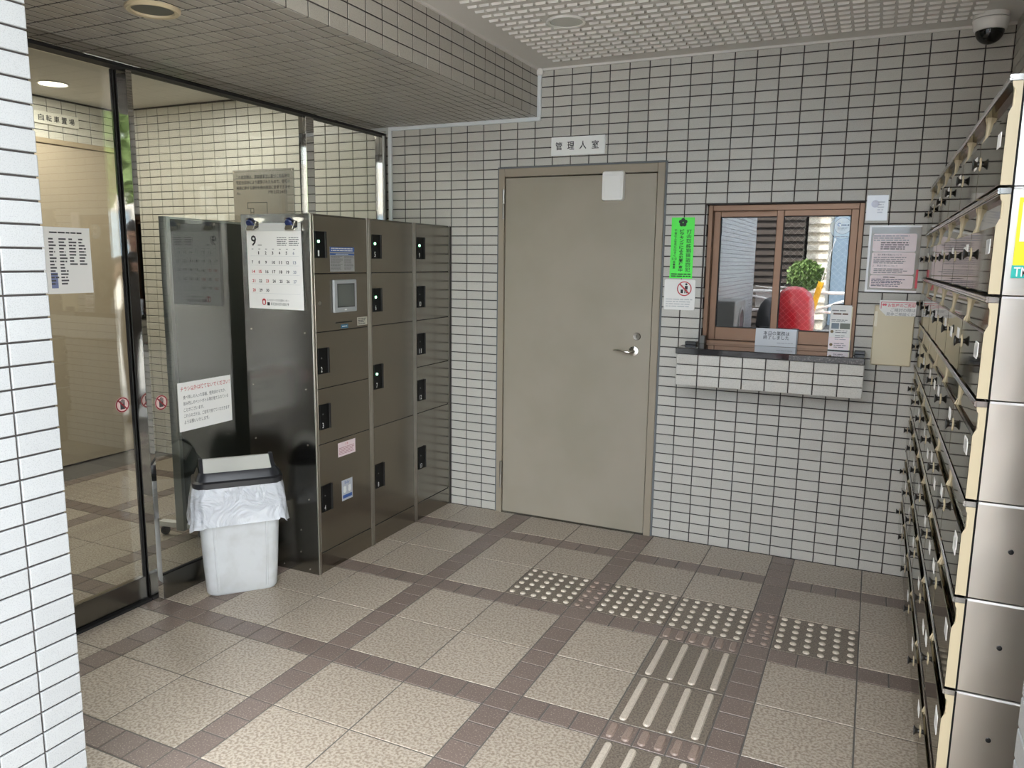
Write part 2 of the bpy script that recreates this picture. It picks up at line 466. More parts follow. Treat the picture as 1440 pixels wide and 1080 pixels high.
for (c, w, h, kind, brd) in tact:
    me, _, _ = tile_mesh(w, h, .006, F_BRD if brd else F_TAC)
    t = bpy.data.objects.new('tactile_tile', me); COL.objects.link(t); t.parent = floor; t.location = c
    rm = F_TACB if brd else F_TACR
    if kind == 'dot':
        k = ('dot', brd)
        if k not in DOT:
            DOT[k] = dotm.copy(); DOT[k].materials.append(rm)
        nx, ny = round(w/.05), round(h/.05)
        for i in range(nx):
            for j in range(ny):
                d = bpy.data.objects.new('dot', DOT[k]); COL.objects.link(d); d.parent = t
                d.location = ((i-(nx-1)/2)*.05, (j-(ny-1)/2)*.05, 0)
    else:
        k = ('bar', brd)
        if k not in DOT:
            DOT[k] = barmesh(.026, .076) if brd else barmesh(.024, .272)
            DOT[k].materials.append(rm)
        xs = (-.025, .025) if brd else (-.1125, -.0375, .0375, .1125)
        for x in xs:
            d = bpy.data.objects.new('bar', DOT[k]); COL.objects.link(d); d.parent = t; d.location = (x, 0, 0)

# ---- back wall with door and window openings
wb_ = MB()
for r in [(-3.05, -2.306, 0, 2.42), (-2.306, -1.394, 1.906, 2.42), (-1.394, -1.19, 0, 2.42), (-1.19, -.5, 0, 1.002), (-1.19, -.5, 1.695, 2.42), (-.5, .1, 0, 2.42)]:
    wb_.box(r[0], r[1], .0025, .16, r[2]-.1 if r[2] == 0 else r[2], r[3])
wall_back = struct('wall_back', wb_, GROUT, 'back wall of pale grey oblong tiles with dark joints', 'wall')
specs = grid_tiles((0, 0, 0), X1, Z1, [-3.03]+[-.1*k for k in range(30, -1, -1)], joints(0, 2.39, .05, 0),
                   [(-2.309, -1.391, -.1, 1.909), (-1.193, -.497, .985, 1.698), (-3.1, -2.086, 2.15, 2.5), (-1.235, -.455, .862, 1.0), (-2.985, -2.61, -.1, 1.6), (-2.004, -1.71, 2.2, 2.2)], T_WALL)
tile_field(wall_back, 'wall_tile', specs, .006)
# reveal of the window opening
rev = grid_tiles((-1.19, 0, 0), Y1, Z1, [0, .06], joints(1.035, 1.695, .05, 0), [], T_WALL)
tile_field(wall_back, 'reveal_tile', rev, .004)

# ---- ceiling
ceil = struct('ceiling', MB().box(-2.1, .55, -3.1, .1, 2.39, 2.44), CEIL, 'off-white ceiling board with rows of raised ribs', 'ceiling')
ribm = MB().add([(-.0215, -.013, 0), (.0215, -.013, 0), (.0215, .013, 0), (-.0215, .013, 0), (-.019, -.008, -.0085), (.019, -.008, -.0085), (.019, .009, -.006), (-.019, .009, -.006)],
                [(4, 7, 6, 5), (0, 4, 5, 1), (1, 5, 6, 2), (2, 6, 7, 3), (3, 7, 4, 0)])
ribme = ribm.mesh('rib'); fixnormals(ribme); ribme.materials.append(CEIL)
ribs = []
nx = 35
for i in range(nx):
    for j in range(44):
        x = -1.955+i*.0522+.026; y = -.135-j*.0625
        if (x+1.66)**2+(y+.706)**2 < .088**2: continue
        ribs.append((x, y))
def area_at(x, y):
    pr = project((x, y, 2.39))
    if not pr or not (-10 < pr[0] < 1450 and -10 < pr[1] < 1090): return -1
    return (CAM-Vector((x, y, 2.39))).normalized().z*-1/pr[2]**2
ribs.sort(key=lambda r: -area_at(*r)); rest = MB()
for i, (x, y) in enumerate(ribs):
    if i < 300 and area_at(x, y) > 0:
        o = bpy.data.objects.new('rib', ribme); COL.objects.link(o); o.parent = ceil; o.location = (x, y, 2.39)
    else: rest.add([(x+v[0], y+v[1], 2.39+v[2]) for v in ribm.v], ribm.f)
o = obj('rib_field', rest, CEIL, ceil); o['kind'] = 'stuff'
tr = struct('trim_1', MB().box(-2.085, 0, -.012, .0, 2.38, 2.39).box(-2.085, -2.075, -3.1, -.012, 2.38, 2.39), CEIL, 'thin white moulding where ceiling meets back wall', 'trim')

# ---- tiled beam above the glass front
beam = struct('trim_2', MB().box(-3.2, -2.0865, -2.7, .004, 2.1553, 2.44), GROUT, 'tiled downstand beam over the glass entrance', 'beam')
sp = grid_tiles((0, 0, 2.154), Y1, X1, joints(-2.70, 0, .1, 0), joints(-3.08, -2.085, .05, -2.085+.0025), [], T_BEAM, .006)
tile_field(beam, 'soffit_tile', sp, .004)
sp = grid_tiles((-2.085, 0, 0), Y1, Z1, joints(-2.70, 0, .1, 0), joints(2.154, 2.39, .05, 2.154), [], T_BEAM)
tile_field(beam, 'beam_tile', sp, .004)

# ---- white pier in the left foreground, running on as the wall of the building outside
pier = struct('wall_left', MB().box(-5.4, -2.089, -8.1, -2.709, -.1, 3.4), GROUT, 'white tiled pier in the left foreground', 'wall')
sp = grid_tiles((-2.084, 0, 0), Y1, Z1, joints(-8.1, -2.704, .1, -2.704), joints(0, 3.2, .05, 1.9339), [], T_PIER)
tile_field(pier, 'pier_tile', sp, .005)
sp = grid_tiles((0, -2.704, 0), -X1, Z1, joints(2.084, 3.0, .1, 2.084), joints(0, 2.154, .05, 1.9339), [], T_PIER)
tile_field(pier, 'return_tile', sp, .005)
# ---- right wall above the mailboxes and the pier beyond them
wr = struct('wall_right', MB().box(.005, .2, -2.9, .1, -.1, 2.44), GROUT, 'tiled right wall above the mailboxes', 'wall')
sp = grid_tiles((0, 0, 0), -Y1, Z1, joints(0, 2.9, .1, 0), joints(1.70, 2.39, .05, 0), [], T_WALL)
tile_field(wr, 'wall_tile', sp, .005)
wp = struct('wall_front', MB().box(-.186, .4, -2.88, -2.556, -.1, 2.44), GROUT, 'white tiled pier edge at the lower right corner', 'wall')
sp = grid_tiles((-.191, 0, 0), -Y1, Z1, joints(2.551, 2.88, .1, 2.551), joints(0, 2.39, .05, 0), [], T_PIER)
tile_field(wp, 'pier_tile', sp, .005)
sp = grid_tiles((0, -2.885, 0), X1, Z1, joints(-.191, .4, .1, -.191), joints(0, 2.39, .05, 0), [], T_PIER)
tile_field(wp, 'return_tile', sp, .005)
sp = grid_tiles((0, -2.551, 0), -X1, Z1, joints(-.4, .191, .1, -.4), joints(0, 2.39, .05, 0), [], T_PIER)
tile_field(wp, 'return_tile', sp, .005)
# ---- unseen storey above, its height chosen for how far its shadow reaches
up = struct('wall_upper', MB().box(-5.4, .9, -3.1, .3, 2.44, 3.4), T_PIER, 'unseen upper storey above the entrance, cut low to shorten its shadow', 'wall')

# ---- lobby behind the glass
YL = .055
lw = struct('wall_lobby_back', MB().box(-5.35, -3.05, YL+.005, YL+.2, -.1, 2.45), GROUT, 'back wall of the lobby behind the glass, cream tiles', 'wall')
sp = grid_tiles((0, YL, 0), X1, Z1, joints(-5.3, -3.05, .1, 0), joints(0, 2.41, .05, 0), [], T_LOB)
tile_field(lw, 'wall_tile', sp, .006)
ll = struct('wall_lobby_left', MB().box(-5.5, -5.305, -2.75, .1, -.1, 2.45), GROUT, 'far left wall of the lobby above the beige panel', 'wall')
sp = grid_tiles((-5.3, 0, 0), Y1, Z1, joints(-2.7, YL, .1, YL), joints(0, 2.41, .05, 0), [(-2.2, .1, -.1, 2.155)], T_LOB)
tile_field(ll, 'wall_tile', sp, .006)
lc = struct('ceiling_lobby', MB().box(-5.4, -3.04, -2.75, .1, 2.41, 2.46), CEIL, 'plain pale ceiling of the lobby', 'ceiling')
d3 = thing('door_1', 'wide beige panel door on the far lobby wall under the bicycle parking sign', 'door', (-5.3, -1.0, 0)); d3['kind'] = 'structure'
obj('door_panel', MB().box(.0, .016, -.99, 1.045, .012, 2.115, .003), BEIGE, d3)
obj('door_frame', MB().box(.0, .028, -1.0, 1.052, 2.117, 2.15, .003), mat('beige lobby frame', (176, 158, 130), .4), d3)

# ================================================================== things in world coordinates under an Empty at their base
WINV = {}
def wthing(name, label, cat, loc, group=None, kind=None):
    t = thing(name, label, cat, loc, 0, group)
    if kind: t['kind'] = kind
    WINV[t.name] = Matrix.Translation(-Vector(loc)); return t
_obj = obj
def obj(name, mb, m, parent=None, **k):
    o = _obj(name, mb, m, parent, **k)
    if parent is not None and parent.name in WINV: o.matrix_parent_inverse = WINV[parent.name]
    return o
_text = text
def text(name, body, o, ex, ey, w, h, m, parent, **k):
    ob = _text(name, body, o, ex, ey, w, h, m, parent, **k)
    if ob and parent is not None and parent.name in WINV: ob.matrix_parent_inverse = WINV[parent.name]
    return ob

# ---- service door
door = wthing('door_2', 'beige steel door of the caretaker room with lever handle', 'door', (-1.85, 0, 0), kind='structure')
obj('door_frame', MB().box(-2.3, -2.266, -.014, .05, 0, 1.9, .002).box(-1.436, -1.4, -.014, .05, 0, 1.9, .002).box(-2.266, -1.436, -.014, .05, 1.857, 1.9, .002), FRAME, door)
obj('door_leaf', MB().box(-2.262, -1.44, -.006, .034, .008, 1.852, .002), DOOR, door)
obj('sealant', MB().box(-2.309, -2.3, -.006, .02, 0, 1.909).box(-1.4, -1.391, -.006, .02, 0, 1.909).box(-2.3, -1.4, -.006, .02, 1.9, 1.909), CAULK, door)
obj('gap_backing', MB().box(-2.3, -1.4, .036, .05, 0, 1.9), DARK, door)
obj('threshold', MB().box(-2.266, -1.436, -.012, .05, 0, .008), STEEL_S, door)
for z in (1.64, .148):
    h = obj('hinge', MB().lathe([(0, z), (.0065, z), (.0065, z+.072), (.0058, z+.074), (.0058, z+.077), (0, z+.077)], 12, 'z', (-2.268, -.02, 0)), BRASS, door, smooth=40)
    obj('hinge_sleeve', MB().lathe([(0, z+.078), (.009, z+.078), (.009, z+.152), (0, z+.152)], 12, 'z', (-2.266, -.02, 0)), BRASS, h, smooth=40)
lv = obj('lever_handle', MB().lathe([(0, -.034), (.008, -.034), (.0105, -.03), (.0105, -.02), (.024, -.017), (.025, -.012), (.025, -.006)], 24, 'y', (-1.524, 0, .97)), CHROME, door, smooth=40)
obj('lever', MB().tube([(-1.522, -.034, .968), (-1.535, -.046, .966), (-1.556, -.05, .968), (-1.58, -.05, .972), (-1.605, -.049, .974), (-1.622, -.047, .973)], [.0095, .0105, .0095, .0075, .0055, .003], 10, .8), CHROME, lv, smooth=60)
lk = obj('lock_cylinder', MB().lathe([(.0135, -.016), (.0175, -.0165), (.019, -.014), (.019, -.006)], 24, 'y', (-1.51, 0, 1.046)), BRASS, door, smooth=40)
obj('keyway', MB().box(-1.5115, -1.5085, -.0175, -.016, 1.039, 1.053), BLACK, lk)
pad = wthing('wireless_chime', 'white rounded plastic unit stuck to the top of the beige door', 'plastic unit', (-1.659, -.006, 1.72))
mbp = MB(); lp = []
def rrect(x0, x1, z0, z1, r, n=5):
    pts = []
    for (cx, cz, a0) in ((x1-r, z1-r, 0), (x0+r, z1-r, PI/2), (x0+r, z0+r, PI), (x1-r, z0+r, 1.5*PI)):
        for k in range(n+1):
            a = a0+PI/2*k/n; pts.append((cx+r*math.cos(a), cz+r*math.sin(a)))
    return pts
def slab_y(poly0, poly1, y0, y1):
    return MB().loft([[(x, y0, z) for x, z in poly0], [(x, (y0+y1)/2, z) for x, z in poly0], [(x, y1, z) for x, z in poly1]])
obj('housing', slab_y(rrect(-1.718, -1.602, 1.722, 1.868, .012), rrect(-1.714, -1.606, 1.726, 1.864, .011), -.006, -.028), WPLA, pad, smooth=30)
obj('cover_panel', slab_y(rrect(-1.700, -1.616, 1.732, 1.846, .003), rrect(-1.699, -1.617, 1.733, 1.845, .003), -.028, -.0295), WPLA, pad)
# ---- room sign
def sign_board(name, label, x0, x1, z0, z1, y, body, tx, m=PAPER, th=.01):
    t = wthing(name, label, 'sign', ((x0+x1)/2, y, z0))
    obj('board', MB().box(x0, x1, y-th, y, z0, z1, .0015), m, t); return t
sg = sign_board('door_sign', 'white name plate with black characters above the beige door', -2.003, -1.712, 1.955, 2.047, 0, '', 0)
obj('sign_face', MB().box(-1.999, -1.716, -.0115, -.01, 1.959, 2.043), mat('white acrylic', (236, 236, 230), .25), sg)
for i, ch in enumerate('管理人室'):
    text('character', ch, (-1.978+i*.0655, -.0125, 1.982), X1, Z1, .037, .040, INK, sg, bold=.012)

# ---- service window, bronze sliding sashes
win = wthing('window_1', 'bronze aluminium sliding reception window', 'window', (-.845, .06, 1.02), kind='structure')
obj('window_frame', MB().box(-1.19, -1.168, .03, .12, 1.02, 1.695, .002).box(-.522, -.5, .03, .12, 1.02, 1.695, .002).box(-1.168, -.522, .03, .12, 1.667, 1.695, .002).box(-1.168, -.522, .03, .12, 1.015, 1.045, .002), BRONZE, win)
def sash(x0, x1, y0, y1, lab):
    s = obj('sash', MB().box(x0, x0+.032, y0, y1, 1.045, 1.669, .002).box(x1-.032, x1, y0, y1, 1.045, 1.669, .002).box(x0+.032, x1-.032, y0, y1, 1.64, 1.669, .002).box(x0+.032, x1-.032, y0, y1, 1.045, 1.108, .002), BRONZE, win, label=lab)
    ym = (y0+y1)/2
    obj('gasket', MB().box(x0+.032, x0+.035, y0-.0005, ym, 1.108, 1.64).box(x1-.035, x1-.032, y0-.0005, ym, 1.108, 1.64).box(x0+.032, x1-.032, y0-.0005, ym, 1.637, 1.64).box(x0+.032, x1-.032, y0-.0005, ym, 1.108, 1.111), GASK, s)
    obj('pane', MB().box(x0+.028, x1-.028, ym-.002, ym+.002, 1.10, 1.645), GLASSW, s)
    return s
sL = sash(-1.168, -.842, .068, .092, 'left window sash')
sR = sash(-.874, -.522, .040, .064, 'right window sash with wired glass')
wm = MB(); p = .030
for k in range(-30, 30):
    for sg_ in (1, -1):
        pts = []
        # clip the diagonal x = xc + sg*(z-1.11) to the pane
        xc = -.70+k*p
        za, zb = 1.112, 1.636
        lo, hi = -.84, -.556
        def zx(x): return 1.11+(x-xc)*sg_
        z0, z1 = sorted((zx(lo), zx(hi))); z0 = max(z0, za); z1 = min(z1, zb)
        if z1-z0 < .01: continue
        xa, xb = xc+sg_*(z0-1.11), xc+sg_*(z1-1.11); d = .0005
        wm.add([(xa-d, .0555, z0), (xa+d, .0555, z0), (xb+d, .0555, z1), (xb-d, .0555, z1)], [(0, 1, 2, 3)])
o = obj('wire_mesh', wm, mat('glass wire', (140, 140, 134), .4, .5), sR); o['kind'] = 'stuff'
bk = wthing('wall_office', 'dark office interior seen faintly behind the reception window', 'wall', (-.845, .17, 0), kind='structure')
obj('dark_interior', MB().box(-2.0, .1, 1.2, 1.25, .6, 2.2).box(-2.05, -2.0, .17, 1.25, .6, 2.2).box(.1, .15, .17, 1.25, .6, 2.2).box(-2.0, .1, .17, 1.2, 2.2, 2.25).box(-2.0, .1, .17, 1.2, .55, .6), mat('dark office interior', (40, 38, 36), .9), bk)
# ---- counter
ctr = wthing('reception_counter', 'black granite counter shelf on a tiled corbel below the window', 'counter', (-.848, 0, .853))
obj('slab', MB().box(-1.250, -.446, -.272, .045, 1.002, 1.031, .003), GRANITE, ctr)
obj('slab_front_edge', MB().box(-.75, -.45, -.2735, -.272, 1.004, 1.026), GRANEDGE, ctr)
obj('corbel', MB().box(-1.243, -.450, -.259, 0, .856, 1.002), GROUT, ctr)
def corbel_tile(w, c, ex):
    me, _, _ = tile_mesh(w, .0455, .005, T_WALL)
    o = bpy.data.objects.new('corbel_tile', me); COL.objects.link(o); o.parent = ctr; o.matrix_parent_inverse = WINV[ctr.name]
    o.matrix_basis = frame_matrix(Vector(c), ex, Z1)
for i in range(8):
    for j in range(3):
        w = (1.247-.446)/8; corbel_tile(w-.0046, (-1.247+w*(i+.5), -.263, .853+.0497*(j+.5)), X1)
for k in range(3):
    for j in range(3):
        if k < 2 or True:
            w = .263/3; corbel_tile(w-.0046, (-.446, -.263+w*(k+.5), .853+.0497*(j+.5)), Y1); corbel_tile(w-.0046, (-1.247, -.263+w*(k+.5), .853+.0497*(j+.5)), -Y1)
for (x0, x1) in ((-1.240, -1.186), (-.492, -.449)):
    obj('end_block', MB().box(x0, x1, -.125, -.085, 1.031, 1.046, .002), BLACK, ctr)
obj('corner_block', MB().box(-1.190, -1.166, -.03, .01, 1.031, 1.068, .002), mat('grey stone block', (112, 110, 104), .6), ctr)
ds = wthing('desk_sign', 'clear acrylic desk sign saying business is over, on the black counter', 'sign', (-.84, .02, 1.031))
E2 = Vector((0, .12, 1)).normalized()
sh = Sheet((-.934, .012, 1.032), X1, E2, .19, .084)
obj('plate', sh.slab(0, .19, 0, .084, -.003, 0), mat('silver acrylic plate', (178, 180, 182), .25), ds)
obj('plate_edge', sh.slab(.185, .191, 0, .084, -.006, .0005), mat('dark plate edge', (88, 88, 88), .3), ds)
sh.text('lettering', '本日の業務は\n終了しました', .036, .032, .118, .040, INK, ds, bold=.008)
sh.lines('small_print', .10, .014, .020, .072, 1, INKG, ds, ragged=0)
cs = wthing('card_stand', 'white leaflet card in a slim stand at the right end of the counter', 'leaflet', (-.56, -.01, 1.031))
E3 = Vector((0, .08, 1)).normalized()
sh = Sheet((-.607, -.018, 1.033), X1, E3, .094, .206)
obj('stand', sh.slab(-.001, .095, -.001, .05, -.006, -.002), BLACK, cs)
obj('card', sh.slab(0, .088, 0.002, .206, -.003, 0), PAPER, cs)
obj('card_edge', sh.slab(.088, .092, .002, .2, -.004, .001), mat('cream card edge', (226, 214, 178), .4), cs)
obj('pink_field', sh.slab(.001, .087, .004, .06, 0, .0003), PAPERP, cs)
sh.lines('heading', .012, .160, .172, .062, 1, mat('brown heading ink', (110, 80, 60), .5), cs, ragged=0, th=.6)
sh.lines('small_print', .006, .176, .186, .06, 1, INKG, cs); sh.lines('small_print', .006, .128, .142, .07, 2, INKG, cs)
obj('photo_print', sh.slab(.008, .040, .098, .124, 0, .0005), mat('grey photo print', (96, 110, 122), .4), cs)
obj('photo_print', sh.slab(.044, .086, .098, .124, 0, .0005), mat('green photo print', (86, 92, 74), .4), cs)
for (x, y) in ((.012, .085), (.012, .025)):
    obj('emblem', sh.disc(x, y, .007, 0, .0006, n=14), mat('brown emblem', (120, 96, 52), .5), cs)
sh.lines('small_print', .026, .078, .094, .055, 2, INK, cs, seed=4, th=.3); sh.lines('small_print', .026, .046, .072, .05, 3, INKG, cs, seed=5, th=.3); sh.lines('small_print', .024, .01, .036, .055, 3, INK, cs, seed=6, th=.3)
rs = wthing('round_window_sticker', 'round pale blue sticker in the upper right corner of the window', 'sticker', (-.586, .05, 1.535))
sh = Sheet((-.586, .0535, 1.588), X1, Z1, .1, .1)
obj('disc', sh.disc(0, 0, .054, 0, .0004, n=36), mat('translucent blue disc', (206, 220, 224), .5), rs)
obj('ring', sh.disc(0, 0, .054, .0004, .0008, r0=.0525, n=36), BLUEP, rs)
obj('centre_label', sh.disc(0, .006, .036, .0004, .0009, n=32), PAPER, rs)
obj('ring', sh.disc(0, .006, .037, .0004, .0011, r0=.0355, n=32), INKB, rs)
sh.lines('print', -.008, .006, .014, .034, 1, INKB, rs, z=.0013, ragged=0, th=.8); sh.lines('print', -.022, -.014, .001, .045, 3, INKG, rs, z=.0013)
obj('emblem', sh.disc(-.016, .012, .008, .0009, .0013, r0=.004, n=14, a0=.4, a1=5), BLUEP, rs)
sh.lines('print', -.03, -.045, -.038, .06, 1, INKG, rs, z=.0009, ragged=0)

# ---- notices on the back wall
gs = wthing('green_sticker', 'fluorescent green police warning sticker beside the beige door', 'sticker', (-1.3, 0, 1.343))
sh = Sheet((-1.359, -.002, 1.343), X1, Z1, .112, .294)
gm = MB(); n = 10
for i in range(n+1):
    for x in (0, .112): gm.v.append(tuple(sh.P(x, .294*i/n, .0012*math.sin(i*2.1)+.0012)))
for i in range(n): gm.f.append((2*i, 2*i+1, 2*i+3, 2*i+2))
obj('sheet', gm, GREEN, gs)
for k in range(5):
    a = PI/2+2*PI*k/5
    obj('petal', sh.disc(.056+.012*math.cos(a), .270+.012*math.sin(a), .0095, .002, .003, n=10), mat('dark green emblem', (22, 52, 26), .5), gs)
def vtext(sh, body, x, y0, y1, w, m, parent, z=.003, bold=.0):
    n = len(body); p = (y1-y0)/n
    for i, ch in enumerate(body):
        if ch == ' ': continue
        sh.text('character', ch, x, y1-(i+1)*p+p*.06, w, p*.88, m, parent, z=z, bold=bold)
vtext(sh, '打击取締猖獗盗窃犯', .076, .032, .238, .024, INK, gs, bold=.004)
vtext(sh, 'ピッキングによる犯罪捜査中', .043, .032, .238, .020, INK, gs, bold=.02)
vtext(sh, '不審な人を見たらすぐ', .016, .104, .238, .013, INK, gs)
sh.text('character', '110', .010, .088, .022, .013, INK, gs, z=.003)
vtext(sh, '番!!', .014, .046, .086, .013, INK, gs)
sh.lines('small_print', .008, .006, .026, .096, 2, INK, gs, z=.003, ragged=0, th=.5)
ns = wthing('no_entry_notice', 'white plastic notice with a red prohibition circle under the green sticker', 'sign', (-1.304, 0, 1.187))
sh = Sheet((-1.382, -.001, 1.188), X1, Z1, .154, .15)
obj('plate', slab_y(rrect(-1.382, -1.228, 1.188, 1.338, .008), rrect(-1.3815, -1.2285, 1.1885, 1.3375, .008), -.0005, -.003), WPLA, ns)
c0 = (.100, .105)
obj('prohibition_ring', sh.disc(c0[0], c0[1], .036, .0025, .0034, r0=.031), INKR, ns)
obj('prohibition_bar', MB().add([sh.P(c0[0]+x, c0[1]+y, .0036) for x, y in ((-.026, .021), (-.021, .026), (.026, -.021), (.021, -.026))], [(0, 3, 2, 1)] if False else [(0, 1, 2, 3)]), INKR, ns)
obj('person_symbol', sh.slab(c0[0]+.002, c0[0]+.016, c0[1]-.004, c0[1]+.014, .0025, .0031, sh.disc(c0[0]+.009, c0[1]+.022, .0055, .0025, .0031, n=12)), INK, ns)
obj('legs_symbol', sh.slab(c0[0]-.018, c0[0]-.006, c0[1]-.022, c0[1]-.004, .0025, .0031, sh.slab(c0[0]+.001, c0[0]+.006, c0[1]-.022, c0[1]-.006, .0025, .0031, sh.slab(c0[0]+.010, c0[0]+.015, c0[1]-.022, c0[1]-.006, .0025, .0031))), INK, ns)
sh.lines('small_print', .01, .012, .058, .134, 4, mat('pale grey ink', (190, 192, 190), .6), ns, z=.003, ragged=.15)
pp = wthing('small_clear_card', 'small shiny card in a clear sleeve right of the window top', 'card', (-.452, 0, 1.614))
sh = Sheet((-.494, -.001, 1.614), X1, Z1, .085, .109)
obj('sleeve', sh.slab(0, .085, 0, .109, 0, .0015), PAPERG, pp)
obj('print', sh.disc(.034, .072, .016, .0015, .002, n=16), mat('pale lilac print', (206, 206, 218), .3), pp)
sh.lines('print', .044, .03, .085, .03, 5, mat('pale print', (196, 196, 200), .4), pp, z=.002)
po = wthing('notice_poster', 'laminated taupe notice poster with white text boxes beside the mailboxes', 'poster', (-.37, 0, 1.302))
sh = Sheet((-.474, -.001, 1.302), X1, Z1, .206, .291)
obj('border', sh.slab(0, .206, 0, .291, 0, .003), PAPERG, po)
obj('backing', sh.slab(.009, .206, .009, .283, .003, .0034), TAUPEP, po)
def rsheet(x0, x1, y0, y1, z0, z1):
    return MB().loft([[sh.P(x, y, z0) for x, y in rrect(x0, x1, y0, y1, .007)], [sh.P(x, y, z1) for x, y in rrect(x0, x1, y0, y1, .007)]])
obj('text_box', rsheet(.018, .19, .178, .255, .0034, .0038), PAPERP, po)
obj('text_box', rsheet(.018, .19, .078, .174, .0034, .0038), PAPERP, po)
obj('text_box', rsheet(.018, .19, .018, .074, .0034, .0038), PAPERP, po)
sh.lines('small_print', .05, .185, .22, .12, 4, INK, po, z=.0042, seed=3)
sh.lines('small_print', .02, .222, .25, .15, 3, INKBL, po, z=.0042, seed=8)
sh.text('heading', '１．個人情報の取扱いについて', .026, .160, .11, .008, INK, po, z=.0042)
sh.lines('small_print', .026, .124, .156, .15, 4, INKG, po, z=.0042, seed=9)
sh.text('heading', '２．商品の扱いについて', .024, .112, .10, .008, INK, po, z=.0042)
sh.lines('small_print', .03, .082, .106, .14, 3, INKG, po, z=.0042, seed=10)
sh.lines('heading', .07, .062, .070, .05, 1, INK, po, z=.0042, ragged=0)
sh.lines('small_print', .024, .024, .060, .155, 5, INKB, po, z=.0042, seed=11)
obj('red_strip', sh.slab(.198, .207, .02, .10, .0034, .005), mat('red strip', (206, 40, 56), .3), po)  # narrow red strip down the right side of the poster
cp = wthing('cream_leaflet_box', 'plain cream acrylic panel on the wall beside the counter', 'panel', (-.344, 0, .977))
obj('panel', MB().box(-.426, -.264, -.022, -.0, .978, 1.245, .004), mat('cream acrylic', (208, 196, 162), .3), cp)
obj('tape', MB().box(-.424, -.412, -.0235, -.022, 1.15, 1.218), mat('masking tape', (232, 226, 204), .6), cp)
pn = wthing('flat_sale_notice', 'white notice with pink Japanese heading taped above the cream panel', 'notice', (-.34, -.025, 1.205))
sh = Sheet((-.408, -.026, 1.200), X1, Z1, .146, .068)
mbn = MB().add([sh.P(x, y, z) for z in (0, .0012) for x, y in ((.028, 0), (.146, 0), (.146, .068), (0, .068), (0, .028))], [(0, 4, 3, 2, 1), (5, 6, 7, 8, 9), (0, 1, 6, 5), (1, 2, 7, 6), (2, 3, 8, 7), (3, 4, 9, 8), (4, 0, 5, 9)])
obj('sheet', mbn, PAPER, pn)
obj('pink_rule', sh.slab(.006, .146, .058, .0605, .0012, .0016, sh.slab(.006, .0085, .03, .0605, .0012, .0016)), INKP, pn)
sh.text('heading', 'お部屋のご売却', .034, .038, .108, .017, INKP, pn, z=.0018, bold=.01)
sh.text('lettering', 'ご検討の際は', .046, .018, .098, .016, INKG, pn, z=.0018)
sh.text('lettering', '是非ご相談くだ', .030, .001, .112, .014, INKG, pn, z=.0018)
obj('emblem', sh.disc(.016, .048, .005, .0012, .0018, n=12, mb=sh.disc(.024, .048, .005, .0012, .0018, n=12)), INKP, pn)

# ---- white cable trunking
ct = wthing('cable_trunking', 'white plastic cable trunking following the beam along the back wall', 'trunking', (-2.99, 0, 1.6))
obj('trunking_run', MB().box(-3.003, -2.982, -.017, -.001, 1.6, 2.142, .002), WTRUNK, ct)
obj('trunking_run', MB().box(-3.003, -2.066, -.017, -.001, 2.134, 2.154, .002), WTRUNK, ct)
obj('trunking_run', MB().box(-2.084, -2.064, -.017, -.001, 2.154, 2.365, .002), WTRUNK, ct)
obj('junction_cap', MB().lathe([(0, 2.355), (.013, 2.357), (.017, 2.365), (.017, 2.38), (.013, 2.388), (0, 2.39)], 14, 'z', (-2.07, -.018, 0)), WPLA, ct, smooth=50)

# ---- ceiling fittings
dl = wthing('ceiling_downlight', 'round white recessed downlight in the ribbed ceiling, unlit', 'downlight', (-1.66, -.706, 2.39))
obj('trim_ring', MB().lathe([(.083, 2.389), (.083, 2.385), (.078, 2.381), (.068, 2.383), (.066, 2.3885)], 36, 'z', (-1.66, -.706, 0)), WPLA, dl, smooth=40)
obj('reflector', MB().lathe([(.067, 2.3845), (.05, 2.3875), (.0, 2.3885)], 36, 'z', (-1.66, -.706, 0)), mat('lamp reflector', (214, 212, 204), .25, .5), dl, smooth=40)
dl2 = wthing('soffit_downlight', 'round cream-rimmed downlight with dark opening in the beam soffit', 'downlight', (-2.458, -2.058, 2.154))
obj('trim_ring', MB().lathe([(.078, 2.153), (.078, 2.146), (.073, 2.141), (.062, 2.143), (.058, 2.153)], 36, 'z', (-2.458, -2.058, 0)), CREAM, dl2, smooth=40)
obj('dark_well', MB().lathe([(.060, 2.1485), (.03, 2.151), (0, 2.152)], 36, 'z', (-2.458, -2.058, 0)), mat('dark lamp well', (52, 54, 52), .3), dl2, smooth=40)
dc = wthing('dome_camera', 'white ceiling dome security camera with black bubble in the corner', 'camera', (-.105, -.15, 2.39))
obj('mount', MB().lathe([(0, 2.39), (.062, 2.39), (.064, 2.374), (.063, 2.372)], 32, 'z', (-.105, -.15, 0)), WPLA, dc, smooth=30)
obj('housing', MB().lathe([(.063, 2.370), (.064, 2.368), (.058, 2.335), (.055, 2.329), (.049, 2.327)], 32, 'z', (-.105, -.15, 0)), WPLA, dc, smooth=30)
obj('bubble', MB().lathe([(.0505, 2.333)]+[(.0505*math.cos(a), 2.329-.05*math.sin(a)) for a in [PI/2*k/8 for k in range(9)]], 32, 'z', (-.105, -.15, 0)), BLACKG, dc, smooth=50)

